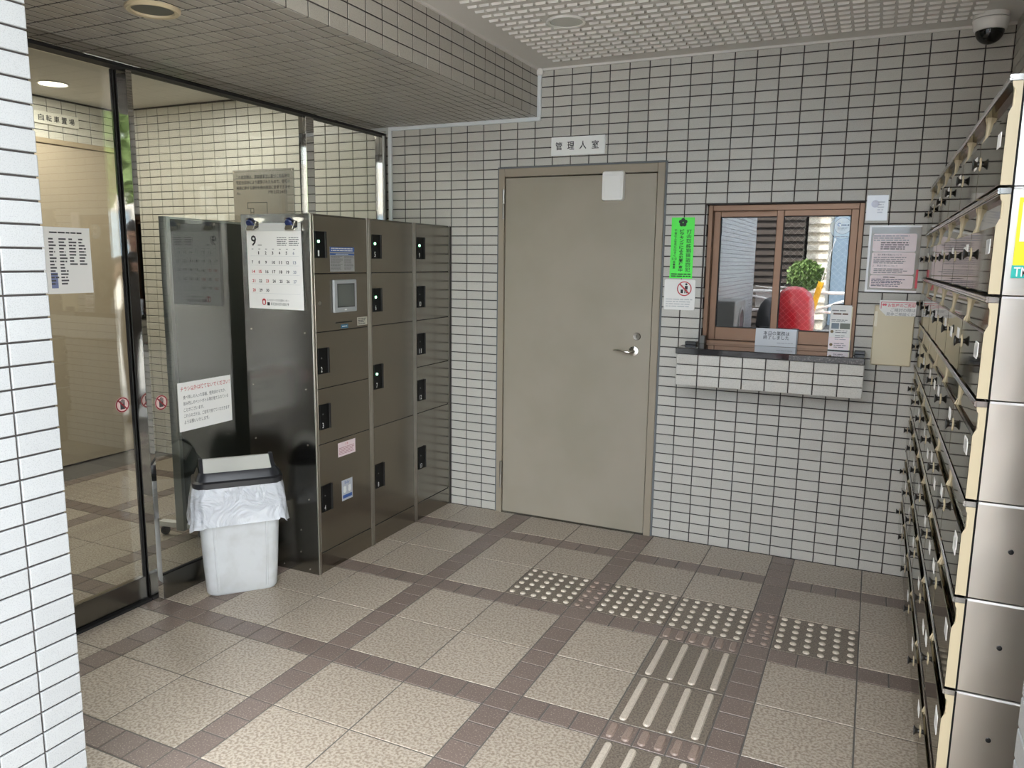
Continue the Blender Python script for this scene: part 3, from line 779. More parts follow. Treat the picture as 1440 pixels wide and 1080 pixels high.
# ================================================================== glass entrance front
gf = wthing('window_2', 'fixed glass front with polished steel posts between lobby and entrance', 'glass front', (-3.03, -.86, 0), kind='structure')
obj('header', MB().box(-3.11, -3.0, -2.70, 0, 2.116, 2.154, .002), MIRROR, gf)
obj('header_track', MB().box(-3.07, -3.01, -2.70, -.03, 2.106, 2.116), GASK, gf)
obj('post', MB().box(-3.105, -3.02, -1.707, -1.682, 0, 2.116, .001), MIRROR, gf)
obj('post', MB().box(-3.065, -3.02, -.70, -.64, 0, 2.106, .001), MIRROR, gf)
obj('post', MB().box(-3.065, -3.015, -.055, -.004, 0, 2.106, .001), MIRROR, gf)
obj('bottom_rail', MB().box(-3.05, -3.02, -1.682, -.70, 0, .105, .002).box(-3.05, -3.02, -.64, -.055, 0, .105, .002), STEEL_S, gf)
obj('rail_seal', MB().box(-3.0395, -3.0295, -1.682, -.70, .105, .110).box(-3.0395, -3.0295, -.64, -.055, .105, .110), GASK, gf)
obj('pane', MB().box(-3.038, -3.032, -1.682, -.70, .105, 2.106), GLASSD, gf)
obj('pane', MB().box(-3.038, -3.032, -.64, -.055, .105, 2.106), GLASSD, gf)
sd = wthing('sliding_glass_door', 'frameless sliding glass door with steel bottom rail at the left', 'door', (-3.09, -2.2, 0))
obj('pane', MB().box(-3.094, -3.087, -2.69, -1.715, .10, 2.11), GLASSD, sd)
obj('bottom_rail', MB().box(-3.106, -3.078, -2.69, -1.716, .012, .108, .002), STEEL_S, sd)
obj('edge_gasket', MB().box(-3.099, -3.082, -1.716, -1.711, .012, 2.11), GASK, sd)
sill = struct('trim_3', MB().box(-3.115, -3.06, -2.70, -1.709, -.002, .010), GASK, 'dark threshold track under the sliding door', 'threshold')
def hand_sticker(lab, x, y, z):
    t = wthing('hand_sticker', lab, 'sticker', (x, y, z-.028), group='no touching stickers')
    sh = Sheet((x, y, z), Y1, Z1, .06, .06)
    obj('disc', sh.disc(0, 0, .031, 0, .0006, n=28), mat('pale pink sticker', (222, 196, 192), .4), t)
    hb = sh.slab(-.010, .010, -.018, .004, .0006, .0010)
    for k, (dx, hh) in enumerate(((-.0085, .012), (-.003, .017), (.003, .018), (.0085, .014))): sh.slab(dx-.002, dx+.002, .004, .004+hh, .0006, .001, hb)
    obj('hand_symbol', hb, mat('dark hand symbol', (70, 72, 74), .5), t)
    obj('prohibition_ring', sh.disc(0, 0, .030, .001, .0014, r0=.025, n=28), mat('dark red ring', (140, 34, 44), .4), t)
    obj('prohibition_bar', MB().add([sh.P(x_, y_, .0015) for x_, y_ in ((-.0205, .0165), (.0165, -.0205), (.0205, -.0165), (-.0165, .0205))], [(0, 1, 2, 3)]), mat('dark red ring', (140, 34, 44), .4), t)
hand_sticker('round no touching sticker on the sliding glass door', -3.0865, -1.765, .838)
hand_sticker('round no touching sticker on the fixed pane beside the steel post', -3.0315, -1.629, .830)
fn = wthing('flyer_notice', 'white paper notice about flyers taped inside the glass above the bin', 'notice', (-3.03, -1.397, .688))
sh = Sheet((-3.031, -1.545, .688), Y1, Z1, .294, .208)
obj('sheet', sh.slab(0, .294, 0, .208, 0, .0008), PAPER, fn)
sh.text('heading', 'チラシ以外は捨てないでください！', .014, .170, .272, .021, INKR, fn, z=.0014, bold=.006)
for i, (s, w) in enumerate((('食べ残しの入った容器、使用済のマスク、', .235), ('飲み残しのペットボトル等が捨てられている', .248), ('ことがございます。', .108), ('これらのゴミは、ご自宅で捨てていただきます', .254), ('ようお願いいたします。', .134))):
    sh.text('lettering', s, .026, .136-i*.0265, w, .0165, INK, fn, z=.0014)
dn = wthing('directory_notice', 'white printed list of names taped to the sliding glass door', 'notice', (-3.088, -1.94, 1.281))
sh = Sheet((-3.0865, -2.13, 1.281), Y1, Z1, .276, .236)
obj('sheet', sh.slab(0, .276, 0, .236, 0, .0008), PAPER, dn)
sh.lines('heading', .12, .212, .222, .125, 1, INK, dn, ragged=0, th=.5)
for k in range(4): sh.lines('print_column', .115+.038*k, .10 if k > 1 else .03, .2, .03, 9 if k > 1 else 15, mat('dark grey ink', (84, 84, 86), .6), dn, th=.5, seed=20+k, ragged=.5)
obj('blue_block', sh.slab(.115, .14, .02, .075, .0008, .0012), mat('pale indigo print', (128, 138, 176), .5), dn)

# ---- lobby contents
bs = wthing('bicycle_sign', 'white bicycle parking sign with black characters on the lobby wall', 'sign', (-5.3, -.4, 2.238))
obj('board', MB().box(-5.3, -5.288, -.56, -.238, 2.238, 2.314, .002), mat('cream sign board', (226, 222, 206), .4), bs)
for i, ch in enumerate('自転車置場'):
    text('character', ch, (-5.2872, -.516+i*.052, 2.256), Y1, Z1, .038, .040, INK, bs, bold=.015)
pl = wthing('building_plaque', 'brushed steel plaque with engraved building notice on the lobby wall', 'plaque', (-4.0, YL, 1.56))
PSH = Sheet((-4.244, YL-.006, 1.54), X1, Z1, .498, .428)
obj('plate', MB().box(-4.244, -3.746, YL-.006, YL, 1.54, 1.968, .001), mat('plaque steel', (176, 176, 170), .25, .75), pl)
for i, s in enumerate(('この建築物は、建築基準法に基づく市街地住', '宅総合設計により建築されたもので、住宅の', '用途に供する部分を他の用途に変更できませ')):
    PSH.text('lettering', s, .028, .372-i*.034, .44, .023, INK, pl, z=.0008)
PSH.text('lettering', 'ん。', .03, .276, .03, .018, INK, pl); PSH.text('lettering', '7年2月24日', .29, .274, .15, .024, INK, pl)
PSH.text('lettering', '地下1階', .36, .124, .08, .024, INK, pl)
mbl = MB()
for (x0, x1, y0, y1) in ((.115, .28, .222, .225), (.277, .28, .11, .225), (.115, .118, .185, .225), (.115, .168, .185, .188), (.165, .168, .11, .188), (.145, .28, .11, .113), (.14, .166, .16, .163), (.14, .166, .14, .143), (.14, .143, .11, .188)):
    PSH.slab(x0, x1, y0, y1, 0, .0008, mbl)
obj('plan_drawing', mbl, INK, pl)
for (x, y) in ((.012, .416), (.486, .416)): obj('screw', PSH.disc(x, y, .005, 0, .002, n=12), CHROME, pl)
fb = wthing('folding_partition', 'grey mobile partition board on casters standing inside the glass', 'partition', (-3.56, -.7, 0))
dv = Vector((-.19, .98, 0)).normalized(); nv = Vector((dv.y, -dv.x, 0))
A = Vector((-3.512, -1.13, 0))
def pbox(a0, a1, n0, n1, z0, z1, mb=None):
    mb = mb or MB(); vs = []
    for z in (z0, z1):
        for (a, n) in ((a0, n0), (a1, n0), (a1, n1), (a0, n1)): vs.append(tuple(A+dv*a+nv*n+Vector((0, 0, z))))
    return mb.add(vs, [(0,3,2,1),(4,5,6,7),(0,1,5,4),(1,2,6,5),(2,3,7,6),(3,0,4,7)])
obj('board', pbox(.01, 1.02, -.035, .0, .045, 1.598), BOARD, fb)
obj('edge_strip', pbox(-.012, .012, -.036, .008, .045, 1.604, pbox(-.012, 1.03, -.036, .004, 1.596, 1.606)), ALU, fb)
for a in (.03, .98):
    ft = obj('foot', pbox(a-.02, a+.02, -.16, .11, .05, .075), WPLA, fb)
    for n_ in (-.135, .085):
        c = A+dv*a+nv*n_
        obj('caster', MB().lathe([(0, -.01), (.022, -.01), (.024, 0), (.022, .01), (0, .01)], 14, 'x', (c.x, c.y, .024)).box(c.x-.006, c.x+.006, c.y-.01, c.y+.01, .03, .05), BLACK, ft, smooth=40)
for i, (x, y) in enumerate(((-4.89, -.68), (-4.0, -.55), (-4.3, -1.7))):
    lab = ('lit round downlight on the lobby ceiling near the bicycle parking sign', 'lit round downlight above the steel plaque in the lobby', 'lit round downlight over the middle of the lobby')[i]
    t = wthing('lobby_downlight', lab, 'downlight', (x, y, 2.41), group='lobby downlights')
    obj('trim_ring', MB().lathe([(.085, 2.409), (.085, 2.405), (.078, 2.402), (.073, 2.408)], 28, 'z', (x, y, 0)), WPLA, t, smooth=40)
    obj('lamp_disc', MB().lathe([(.074, 2.4085), (.074, 2.4065), (0, 2.406)], 28, 'z', (x, y, 0)), LAMP, t)
    L = bpy.data.lights.new('lobby_lamp', 'AREA'); L.shape = 'DISK'; L.size = .14; L.energy = 2.3; L.color = (1, .97, .92)
    lo = bpy.data.objects.new('lobby_lamp', L); COL.objects.link(lo); lo.parent = t; lo.location = (0, 0, -.008)

# ================================================================== parcel lockers
LX = -2.605
PLATE = mat('black latch plate', (10, 11, 11), .5, spec=.2)
NUMW = mat('white numeral', (226, 228, 226), .5)
SEAM = mat('locker door edge', (168, 164, 156), .3, 1.)
units = [(-1.19, -.778, [(1.353, 1.60, '1', 1), (1.10, 1.353, '', 0), (.85, 1.10, '2', 0), (.60, .85, '3', 0), (.10, .60, '4', 0)], 'parcel locker unit nearest the bin with touch screen and doors 1 to 4'),
         (-.776, -.380, [(1.353, 1.60, '5', 1), (1.10, 1.353, '6', 1), (.60, 1.10, '7', 1), (.10, .60, '8', 0)], 'middle parcel locker unit with doors 5 to 8'),
         (-.378, -.006, [(1.353, 1.60, '9', 1), (1.10, 1.353, '10', 0), (.85, 1.10, '11', 0), (.60, .85, '12', 0), (.10, .60, '13', 0)], 'parcel locker unit against the back wall with doors 9 to 13')]
LOCK = []
for (ya, yb, doors, lab) in units:
    t = wthing('parcel_locker', lab, 'locker', (-2.8, (ya+yb)/2, 0), group='steel parcel lockers'); LOCK.append(t)
    obj('body', MB().box(-2.99, LX-.004, ya, yb, .0, 1.605, .001), STEEL_S, t)
    obj('stile', MB().box(LX-.004, LX+.001, ya, ya+.016, .0, 1.605, .001).box(LX-.004, LX+.001, yb-.012, yb, .0, 1.605, .001), SEAM, t)
    obj('plinth', MB().box(LX-.004, LX, ya+.002, yb-.002, .004, .097, .001), STEEL, t)
    obj('gap_backing', MB().box(LX-.0045, LX-.0035, ya+.016, yb-.012, .097, 1.6), DARK, t)
    for (z0, z1, num, lit) in doors:
        d = obj('locker_door', MB().box(LX-.0035, LX, ya+.0175, yb-.0135, z0+.0015, z1-.0015, .0008), STEEL, t)
        if not num: continue
        zc = (z0+z1)/2
        y0 = ya+.026; hz = .117 if z1-z0 < .3 else .126
        zt = z0+.180 if z1-z0 < .3 else z0+.31
        if z1-z0 < .3: zb_ = zt-.113
        else: zb_ = zt-.122
        pm = MB().box(LX, LX+.0045, y0, y0+.072, zb_, zt, .001)
        obj('latch_plate', pm, PLATE, d)
        obj('pull_edge', MB().box(LX+.0045, LX+.0075, y0+.060, y0+.072, zb_, zt, .001), BLACK, d)
        sh = Sheet((LX+.0046, y0, zb_), Y1, Z1, .072, zt-zb_)
        obj('indicator', sh.disc(.018, (zt-zb_)*.62, .0055 if lit else .0035, 0, .002, n=14), LED if lit else LEDOFF, d)
        ww = .010 if len(num) == 1 else .019
        sh.text('number', num, .012, .008, ww, .024, NUMW, d, bold=.012)
u1 = LOCK[0]
SCR = obj('touch_panel', MB().box(LX, LX+.012, -1.056, -.890, 1.180, 1.325, .003), BEZEL, u1)
obj('screen', MB().box(LX+.012, LX+.0126, -1.030, -.912, 1.206, 1.304), SCREEN, SCR)
obj('screen_edge', MB().box(LX+.012, LX+.0124, -1.034, -.908, 1.202, 1.308), BLACK, SCR)
sh = Sheet((LX+.0122, -1.056, 1.18), Y1, Z1, .166, .145)
obj('logo', sh.slab(.072, .088, .008, .014, 0, .0006), NUMW, SCR)
obj('keyhole', MB().lathe([(0, LX+.004), (.006, LX+.004), (.009, LX+.002), (.009, LX)], 14, 'x', (0, -1.142, 1.226)), BRASS, u1, smooth=40)
obj('card_slot', MB().box(LX, LX+.0006, -1.036, -.916, 1.131, 1.136), BLACK, u1)
obj('slot_label', MB().box(LX, LX+.0005, -.998, -.946, 1.106, 1.124), mat('teal blue label', (44, 96, 124), .4), u1)
sh = Sheet((LX, -.998, 1.106), Y1, Z1, .05, .018); sh.lines('label_print', .008, .005, .013, .036, 1, NUMW, u1, z=.001, ragged=0)
sh = Sheet((LX, -.876, 1.111), Y1, Z1, .078, .038)
obj('paper_label', sh.slab(0, .078, 0, .038, 0, .0006), mat('beige label', (178, 174, 160), .6), u1); sh.lines('label_print', .006, .004, .034, .064, 4, INK, u1, z=.001)
sh = Sheet((LX, -1.065, 1.361), Y1, Z1, .175, .108)
st = obj('instruction_sticker', sh.slab(0, .175, 0, .108, 0, .0006), mat('grey sticker', (152, 152, 150), .4), u1)
obj('blue_band', sh.slab(0, .175, .086, .108, .0006, .0009, sh.slab(0, .175, .072, .080, .0006, .0009)), BLUEP, st)
sh.lines('band_print', .008, .088, .106, .155, 2, NUMW, st, z=.0013, ragged=.05); sh.lines('band_print', .04, .074, .079, .09, 1, NUMW, st, z=.0013, ragged=0)
sh.lines('small_print', .005, .006, .070, .085, 11, mat('mid grey ink', (108, 108, 108), .6), st, z=.001); sh.lines('small_print', .10, .006, .070, .07, 11, mat('mid grey ink', (108, 108, 108), .6), st, z=.001, seed=3)
sh = Sheet((LX, -1.04, .515), Y1, Z1, .13, .066)
st = obj('caution_label', sh.slab(0, .13, 0, .066, 0, .0006), mat('pale pink label', (226, 208, 210), .5), u1)
sh.text('heading', '注 意', .05, .050, .024, .010, INKR, st); sh.lines('small_print', .006, .008, .044, .118, 5, mat('rose ink', (176, 130, 136), .6), st)
sh = Sheet((LX, -1.019, .300), Y1, Z1, .081, .098)
st = obj('payment_sticker', sh.slab(0, .081, 0, .098, 0, .0006), GREY_ST, u1)
sh.text('lettering', 'Edy', .022, .074, .036, .018, BLUEP, st)
obj('blue_band', sh.slab(.006, .075, .010, .026, .0006, .001), BLUEP, st)
for sx in (-1, 1):
    cx = .0405+sx*.018; hb = sh.disc(cx, .046, .011, .0006, .001, n=12)
    for k in range(4): sh.slab(cx-.009+k*.005, cx-.0055+k*.005, .05, .066+.002*(k % 2), .0006, .001, hb)
    obj('hand_print', hb, NUMW, st)
scr = MB()
for (x, z) in ((-2.953, 1.102), (-2.652, 1.098), (-2.953, .85), (-2.653, .85), (-2.953, .6), (-2.654, .6), (-2.655, .349), (-2.705, .2), (-2.71, .095), (-2.953, .35), (-2.66, .02), (-2.81, .02)):
    obj('screw', MB().lathe([(0, -1.1935), (.003, -1.193), (.0045, -1.19)], 10, 'y', (x, 0, z)), CHROME, u1, smooth=40)

# ---- calendar
cl = wthing('wall_calendar', 'white September calendar page hanging on the side of the locker', 'calendar', (-2.80, -1.19, 1.195))
sh = Sheet((-2.955, -1.192, 1.196), X1, Z1, .302, .37)
cm = MB(); n = 8
for i in range(n+1):
    y = .37*i/n; dz = .004*math.sin(PI*i/n)*.6+(.003 if i == 0 else 0)
    for x in (0, .302): cm.v.append(tuple(sh.P(x+(.006*(1-i/n) if x else 0), y, .0005+dz*0+.0008)))
for i in range(n): cm.f.append((2*i, 2*i+1, 2*i+3, 2*i+2))
pg = obj('page', cm, PAPER, cl)
obj('header_strip', sh.slab(0, .302, .335, .37, .0012, .0026), mat('grey header strip', (212, 212, 208), .5), cl)
sh.text('month', '9', .024, .272, .030, .046, INK, cl, z=.002, bold=.02)
sh.lines('small_print', .062, .272, .280, .022, 1, INKG, cl, z=.002, ragged=0)
for bx_ in (.17, .235):
    for r_ in range(5): sh.lines('mini_month', bx_, .272+.008*r_, .280+.008*r_, .055, 1, INKG, cl, z=.002, ragged=.1, seed=r_)
for k in range(7): sh.slab
hd = MB()
for k in range(7): sh.slab(.026+k*.0385, .036+k*.0385, .258, .2605, .0013, .002, hd)
obj('weekday_print', hd, INKG, cl)
for d in range(1, 31):
    r_, c_ = divmod(d, 7)
    x = .024+c_*.0385; y = .236-r_*.0405
    m_ = INKR if d in (14, 15, 21, 23, 28) else (INKBL if c_ == 6 else INK)
    sh.text('date', str(d), x, y, .0085 if d not in (1,) and d < 10 else (.005 if d == 1 else .0165), .0135, m_, cl, z=.002, bold=.028)
rl = MB()
for r_ in range(5): sh.slab(.018, .288, .229-r_*.0405, .2295-r_*.0405, .0013, .0017, rl)
obj('rule_lines', rl, INKBL, cl)
sh.text('lettering', 'ハトのマークの引越センター', .102, .033, .125, .011, INK, cl, z=.002)
sh.text('lettering', '0120-07-0019', .125, .016, .10, .012, INK, cl, z=.002)
obj('logo', MB().loft([[sh.P(x, y, z) for x, y in rrect(.076, .096, .016, .044, .008)] for z in (.0013, .002)]), INKR, cl)
obj('logo_inner', MB().loft([[sh.P(x, y, z) for x, y in rrect(.081, .091, .02, .036, .004)] for z in (.002, .0024)]), PAPER, cl)
obj('phone_mark', sh.slab(.104, .118, .015, .029, .0013, .002), INK, cl)
for (x, lab) in ((-2.921, 'steel magnetic clip with blue disc at the upper left of the calendar'), (-2.707, 'steel magnetic clip with blue disc at the upper right of the calendar')):
    t = wthing('magnetic_clip', lab, 'clip', (x, -1.19, 1.54), group='calendar clips')
    obj('clip_body', MB().prism([(-1.19, 1.590), (-1.226, 1.586), (-1.219, 1.577), (-1.194, 1.572), (-1.197, 1.548), (-1.224, 1.537), (-1.222, 1.534), (-1.194, 1.540), (-1.19, 1.545)], 'x', x-.005, x+.039), CHROME, t)
    obj('clip_front', MB().prism([(-1.197, 1.583), (-1.224, 1.537), (-1.228, 1.538), (-1.2, 1.589)], 'x', x-.005, x+.034), CHROME, t)
    o = obj('blue_disc', MB().lathe([(0, -.004), (.016, -.004), (.019, 0), (.019, .003), (0, .003)], 20, 'y').mesh('blue_disc'), mat('navy blue disc', (28, 44, 96), .3), t)
    o.matrix_parent_inverse = WINV[t.name]; o.matrix_basis = Matrix.Translation((x+.010, -1.2185, 1.563)) @ Matrix.Rotation(math.radians(32), 4, 'X')

# ================================================================== waste bin
bu = Vector((.653, .757, 0)).normalized(); bn = Vector((bu.y, -bu.x, 0))
bc = Vector((-2.784, -1.479, 0))-bn*.082+Vector((.008, -.004, 0))
bin_ = thing('waste_bin', 'white plastic waste bin with charcoal lid and bag beside the lockers', 'bin', bc, math.atan2(bu.y, bu.x))
def rr2(w, d, r, n=5, bow=0.):
    pts = []
    for (cx, cy, a0) in ((w/2-r, d/2-r, 0), (-w/2+r, d/2-r, PI/2), (-w/2+r, -d/2+r, PI), (w/2-r, -d/2+r, 1.5*PI)):
        for k in range(n+1):
            a = a0+PI/2*k/n; pts.append((cx+r*math.cos(a), cy+r*math.sin(a)))
    return pts
def L3(pts, z): return [(x, y, z) for x, y in pts]
body = MB().loft([L3(rr2(.270, .140, .035), .0), L3(rr2(.288, .158, .04), .012), L3(rr2(.300, .166, .042), .10), L3(rr2(.325, .182, .045), .36), L3(rr2(.338, .190, .045), .485)])
_obj('body', body, BINW, bin_, smooth=50)
for x in (-.098, .098):
    _obj('rib', MB().add([(x-.006, -.078, .02), (x+.006, -.078, .02), (x*1.12+.006, -.098, .47), (x*1.12-.006, -.098, .47), (x-.003, -.0835, .02), (x+.003, -.0835, .02), (x*1.12+.003, -.0975, .47), (x*1.12-.003, -.0975, .47)], [(0, 1, 5, 4), (1, 2, 6, 5), (2, 3, 7, 6), (3, 0, 4, 7), (4, 5, 6, 7)]), BINW, bin_)
# translucent bag folded over the rim
bag_m = bpy.data.materials.new('translucent bag'); bag_m.use_nodes = True; nt = bag_m.node_tree; pb = nt.nodes['Principled BSDF']
pb.inputs['Base Color'].default_value = (.66, .69, .74, 1); pb.inputs['Roughness'].default_value = .16; pb.inputs['Alpha'].default_value = .8
_n = nt.nodes.new('ShaderNodeTexNoise'); _n.inputs['Scale'].default_value = 9; _n.inputs['Detail'].default_value = 3; _n.inputs['Distortion'].default_value = 1.5
_t = nt.nodes.new('ShaderNodeTexCoord'); nt.links.new(_t.outputs['Object'], _n.inputs['Vector'])
_b = nt.nodes.new('ShaderNodeBump'); _b.inputs['Strength'].default_value = .9; _b.inputs['Distance'].default_value = .03; nt.links.new(_n.outputs['Fac'], _b.inputs['Height']); nt.links.new(_b.outputs[0], pb.inputs['Normal'])
bgm = MB(); NB = 64; rings = []
rnd = random.Random(5)
ph = [rnd.uniform(0, 6.28) for _ in range(6)]
base = rr2(.350, .200, .05, 15)
zs = [.486, .47, .445, .41, .375, .345, .322, .312]
offs = [.002, .006, .011, .016, .018, .022, .028, .030]
for i, (z, of) in enumerate(zip(zs, offs)):
    ring = []
    for k, (x, y) in enumerate(base):
        a = 2*PI*k/len(base); l = math.hypot(x, y)
        wv = (.0035*math.sin(5*a+ph[0]+i*.5)+.003*math.sin(11*a+ph[1]-i*.7)+.002*math.sin(19*a+ph[2]+i))*(.3+i/6)
        s_ = (l+of+wv)/l
        zz = z+(.010*math.sin(3*a+ph[3])+.006*math.sin(7*a+ph[4]))*(i/7)
        ring.append((x*s_, y*s_, zz))
    rings.append(ring)
_obj('bag', bgm.loft(rings, False, False), bag_m, bin_, smooth=80)
lid = MB().loft([L3(rr2(.352, .200, .05), .474), L3(rr2(.362, .210, .052), .480), L3(rr2(.362, .210, .052), .500), L3(rr2(.338, .190, .045), .506), L3(rr2(.322, .176, .04), .530), L3(rr2(.308, .160, .035), .540), L3(rr2(.296, .146, .03), .532)])
_obj('lid', lid, BINB, bin_, smooth=35)
flap = MB()
for (y, z) in ((-.080, .536), (-.020, .574), (.012, .590), (.035, .588), (.07, .560)): pass
prof = [(-.080, .522), (-.078, .532), (-.012, .559), (.018, .575), (.040, .573), (.074, .545), (.07, .530), (-.07, .520)]
flap.prism(prof, 'x', -.134, .134)
_obj('swing_flap', flap, BINF, bin_, smooth=20)
_obj('flap_end', MB().prism([(-.076, .526), (.012, .580), (.045, .580), (.078, .549), (.07, .526)], 'x', .135, .150), BINB, bin_)
_obj('flap_end', MB().prism([(-.076, .526), (.012, .577), (.045, .577), (.078, .547), (.07, .526)], 'x', -.150, -.135), BINB, bin_)

# ================================================================== mailboxes
MXF, MH, MW, MTOP, MNEAR = -.250, .189, .3683, 1.747, -2.2115
KNOB = MB().lathe([(.0058, 0), (.0050, -.0022), (.0056, -.0048), (.0084, -.0082), (.0115, -.0106), (.0115, -.0120), (.009, -.0126), (0, -.0128)], 18, 'x').mesh('knob', 40)
KNOB.materials.append(BLACK)
DISC = MB().lathe([(.0145, 0), (.0145, -.001), (.012, -.0018), (0, -.002)], 24, 'x').mesh('escutcheon', 40); DISC.materials.append(CREAM)
def make_mailbox():
    """origin: front plane at near lower corner; local x forward is -X side, y along the row, z up"""
    t = thing('mailbox', '', 'mailbox'); g = .0015
    _obj('body', MB().box(.018, .246, g, MW-g, .002, MH-.0015, .001), STEEL_L, t)
    prof = [(0, .004), (.018, .004), (.018, MH-.012), (.002, MH-.012), (.003, MH-.02), (.0085, MH-.028), (.0085, MH-.048), (.003, MH-.058), (0, MH-.066)]
    lug = [(.0035, MH-.066), (.018, MH-.066), (.018, MH-.012), (.0035, MH-.012), (.006, MH-.026), (.006, MH-.054)]
    _obj('side_bezel', MB().prism(prof, 'y', .0005, .003).prism(lug, 'y', .003, .012), CREAM, t)
    _obj('side_bezel', MB().prism([(.002, .004), (.018, .004), (.018, MH-.012), (.004, MH-.012), (.009, MH-.03), (.009, MH-.05)], 'y', MW-.003, MW-.0005).prism(lug, 'y', MW-.012, MW-.003), CREAM, t)
    _obj('door', MB().box(-.0005, .006, .0035, MW-.0035, .006, MH-.066, .0012), MBOX, t)
    _obj('slot_flap', MB().prism([(.007, MH-.066), (.013, MH-.014), (.015, MH-.014), (.010, MH-.067)], 'y', .012, MW-.012), MBOX, t)
    _obj('slot_lip', MB().box(-.001, .02, .0035, MW-.0035, MH-.0145, MH-.0118, .001), MBOX, t)
    rm = MB()
    for zc in (MH-.0085, MH-.0035):
        rm.lathe([(.0, .0), (.0026, .0), (.0026, MW), (0, MW)], 8, 'y', (-.0005, 0, zc))
    rm.box(0, .018, .0, MW, MH-.011, MH-.001)
    _obj('rim', rm, RIM, t, smooth=40)
    e = bpy.data.objects.new('escutcheon', DISC); COL.objects.link(e); e.parent = t; e.location = (-.0005, MW-.0165, .078)
    k = bpy.data.objects.new('knob', KNOB); COL.objects.link(k); k.parent = t; k.location = (-.0025, MW-.0165, .078)
    return t
proto = make_mailbox()
rows = ['top row', 'second row from top', 'third row from top', 'fourth row from top', 'fifth row from top', 'sixth row from top', 'seventh row from top', 'bottom row']
cols = ['nearest column', 'second column from the near end', 'third column from the near end', 'third column from the back wall', 'second column from the back wall', 'column against the back wall']
TAG = MB().box(-.0012, -.0005, .0, .045, .0, .026).mesh('name_tag'); TAG.materials.append(PAPER)
TAGD = {(0, 0): (.05, .075), (1, 0): (.04, .076), (2, 0): (.06, .070), (3, 0): (.06, .078), (4, 0): (.06, .06), (5, 0): (.05, .08), (6, 0): (.05, .06), (2, 1): (.22, .066), (4, 1): (.25, .04), (5, 1): (.2, .07), (1, 1): (.1, .07), (3, 2): (.2, .07), (6, 1): (.15, .06), (4, 2): (.2, .05), (2, 3): (.2, .06)}
first = True
for r_ in range(8):
    for c_ in range(6):
        t = proto if first else copy_tree(proto); first = False
        t.location = (MXF, MNEAR+c_*MW, MTOP-(r_+1)*MH)
        tag(t, 'stainless mailbox in the %s, %s' % (rows[r_], cols[c_]), 'mailbox', 'apartment mailboxes on the right wall')
        if (r_, c_) in TAGD:
            y, z = TAGD[(r_, c_)]
            o = bpy.data.objects.new('name_tag', TAG); COL.objects.link(o); o.parent = t; o.location = (0, y, z)
        if c_ == 0:
            _obj('panel_seam', MB().box(.0215, .235, -.002, .0016, MH-.0035, MH+.0005), PAPER, t)
            _obj('edge_gap', MB().box(.0178, .0212, -.0004, .0016, .002, MH-.002), DARK, t)
            if r_ >= 4:
                _obj('panel_hole', MB().lathe([(0, -.0012), (.0045, -.0008), (.005, .0016)], 12, 'y', (.081, 0, .102)), BLACK, t)
ys = wthing('yellow_sticker', 'yellow and teal sticker on the end panel of the mailboxes', 'sticker', (-.2, MNEAR, 1.40))
obj('sheet', MB().box(-.2185, -.13, MNEAR-.0035, MNEAR-.0022, 1.424, 1.540), YELP, ys)
obj('teal_band', MB().box(-.2195, -.13, MNEAR-.0036, MNEAR-.0023, 1.402, 1.424), TEAL, ys)
obj('pale_field', MB().box(-.213, -.13, MNEAR-.004, MNEAR-.0034, 1.465, 1.532), PAPER, ys)
sh = Sheet((-.243, MNEAR-.0016, 1.40), X1, Z1, .08, .02)
text('lettering', 'TM', (-.216, MNEAR-.0042, 1.405), X1, Z1, .022, .016, PAPER, ys, bold=.01)
mbs = wthing('mailbox_plinth', 'recessed steel plinth below the mailboxes', 'plinth', (-.1, -1.2, 0))
obj('panel', MB().box(-.188, -.005, MNEAR+.02, -.004, 0, MTOP-8*MH, .002), STEEL_S, mbs)

# ================================================================== outside, seen as reflections
gr = struct('floor_street', MB().box(-30, 30, -40, -4.3, -.15, -.02), ASPH, 'asphalt street outside the entrance', 'street')
pv = struct('floor_pavement', MB().box(-12, 12, -8.9, -4.3, -.1, -.008), CONC, 'concrete pavement in front of the entrance', 'pavement')
ac = wthing('outdoor_unit', 'grey air conditioner outdoor unit beside the outside wall', 'air conditioner', (-1.95, -5.2, 0))
obj('casing', MB().box(-2.07, -1.82, -5.6, -4.85, .42, 1.0, .012), mat('grey casing', (120, 120, 118), .5), ac)
obj('fan_grille', MB().lathe([(.2, -1.818), (.2, -1.806), (.17, -1.806), (.17, -1.818)], 28, 'x', (0, -5.3, .72)), mat('grey fan ring', (150, 150, 148), .5), ac, smooth=40)
obj('fan', MB().lathe([(0, -1.816), (.17, -1.816), (.17, -1.82)], 24, 'x', (0, -5.3, .72)), BLACK, ac)
for y in (-5.45, -5.0): obj('stand', MB().box(-2.05, -1.84, y-.03, y+.03, -.008, .42), mat('galvanised stand', (140, 142, 142), .5, .6), ac)
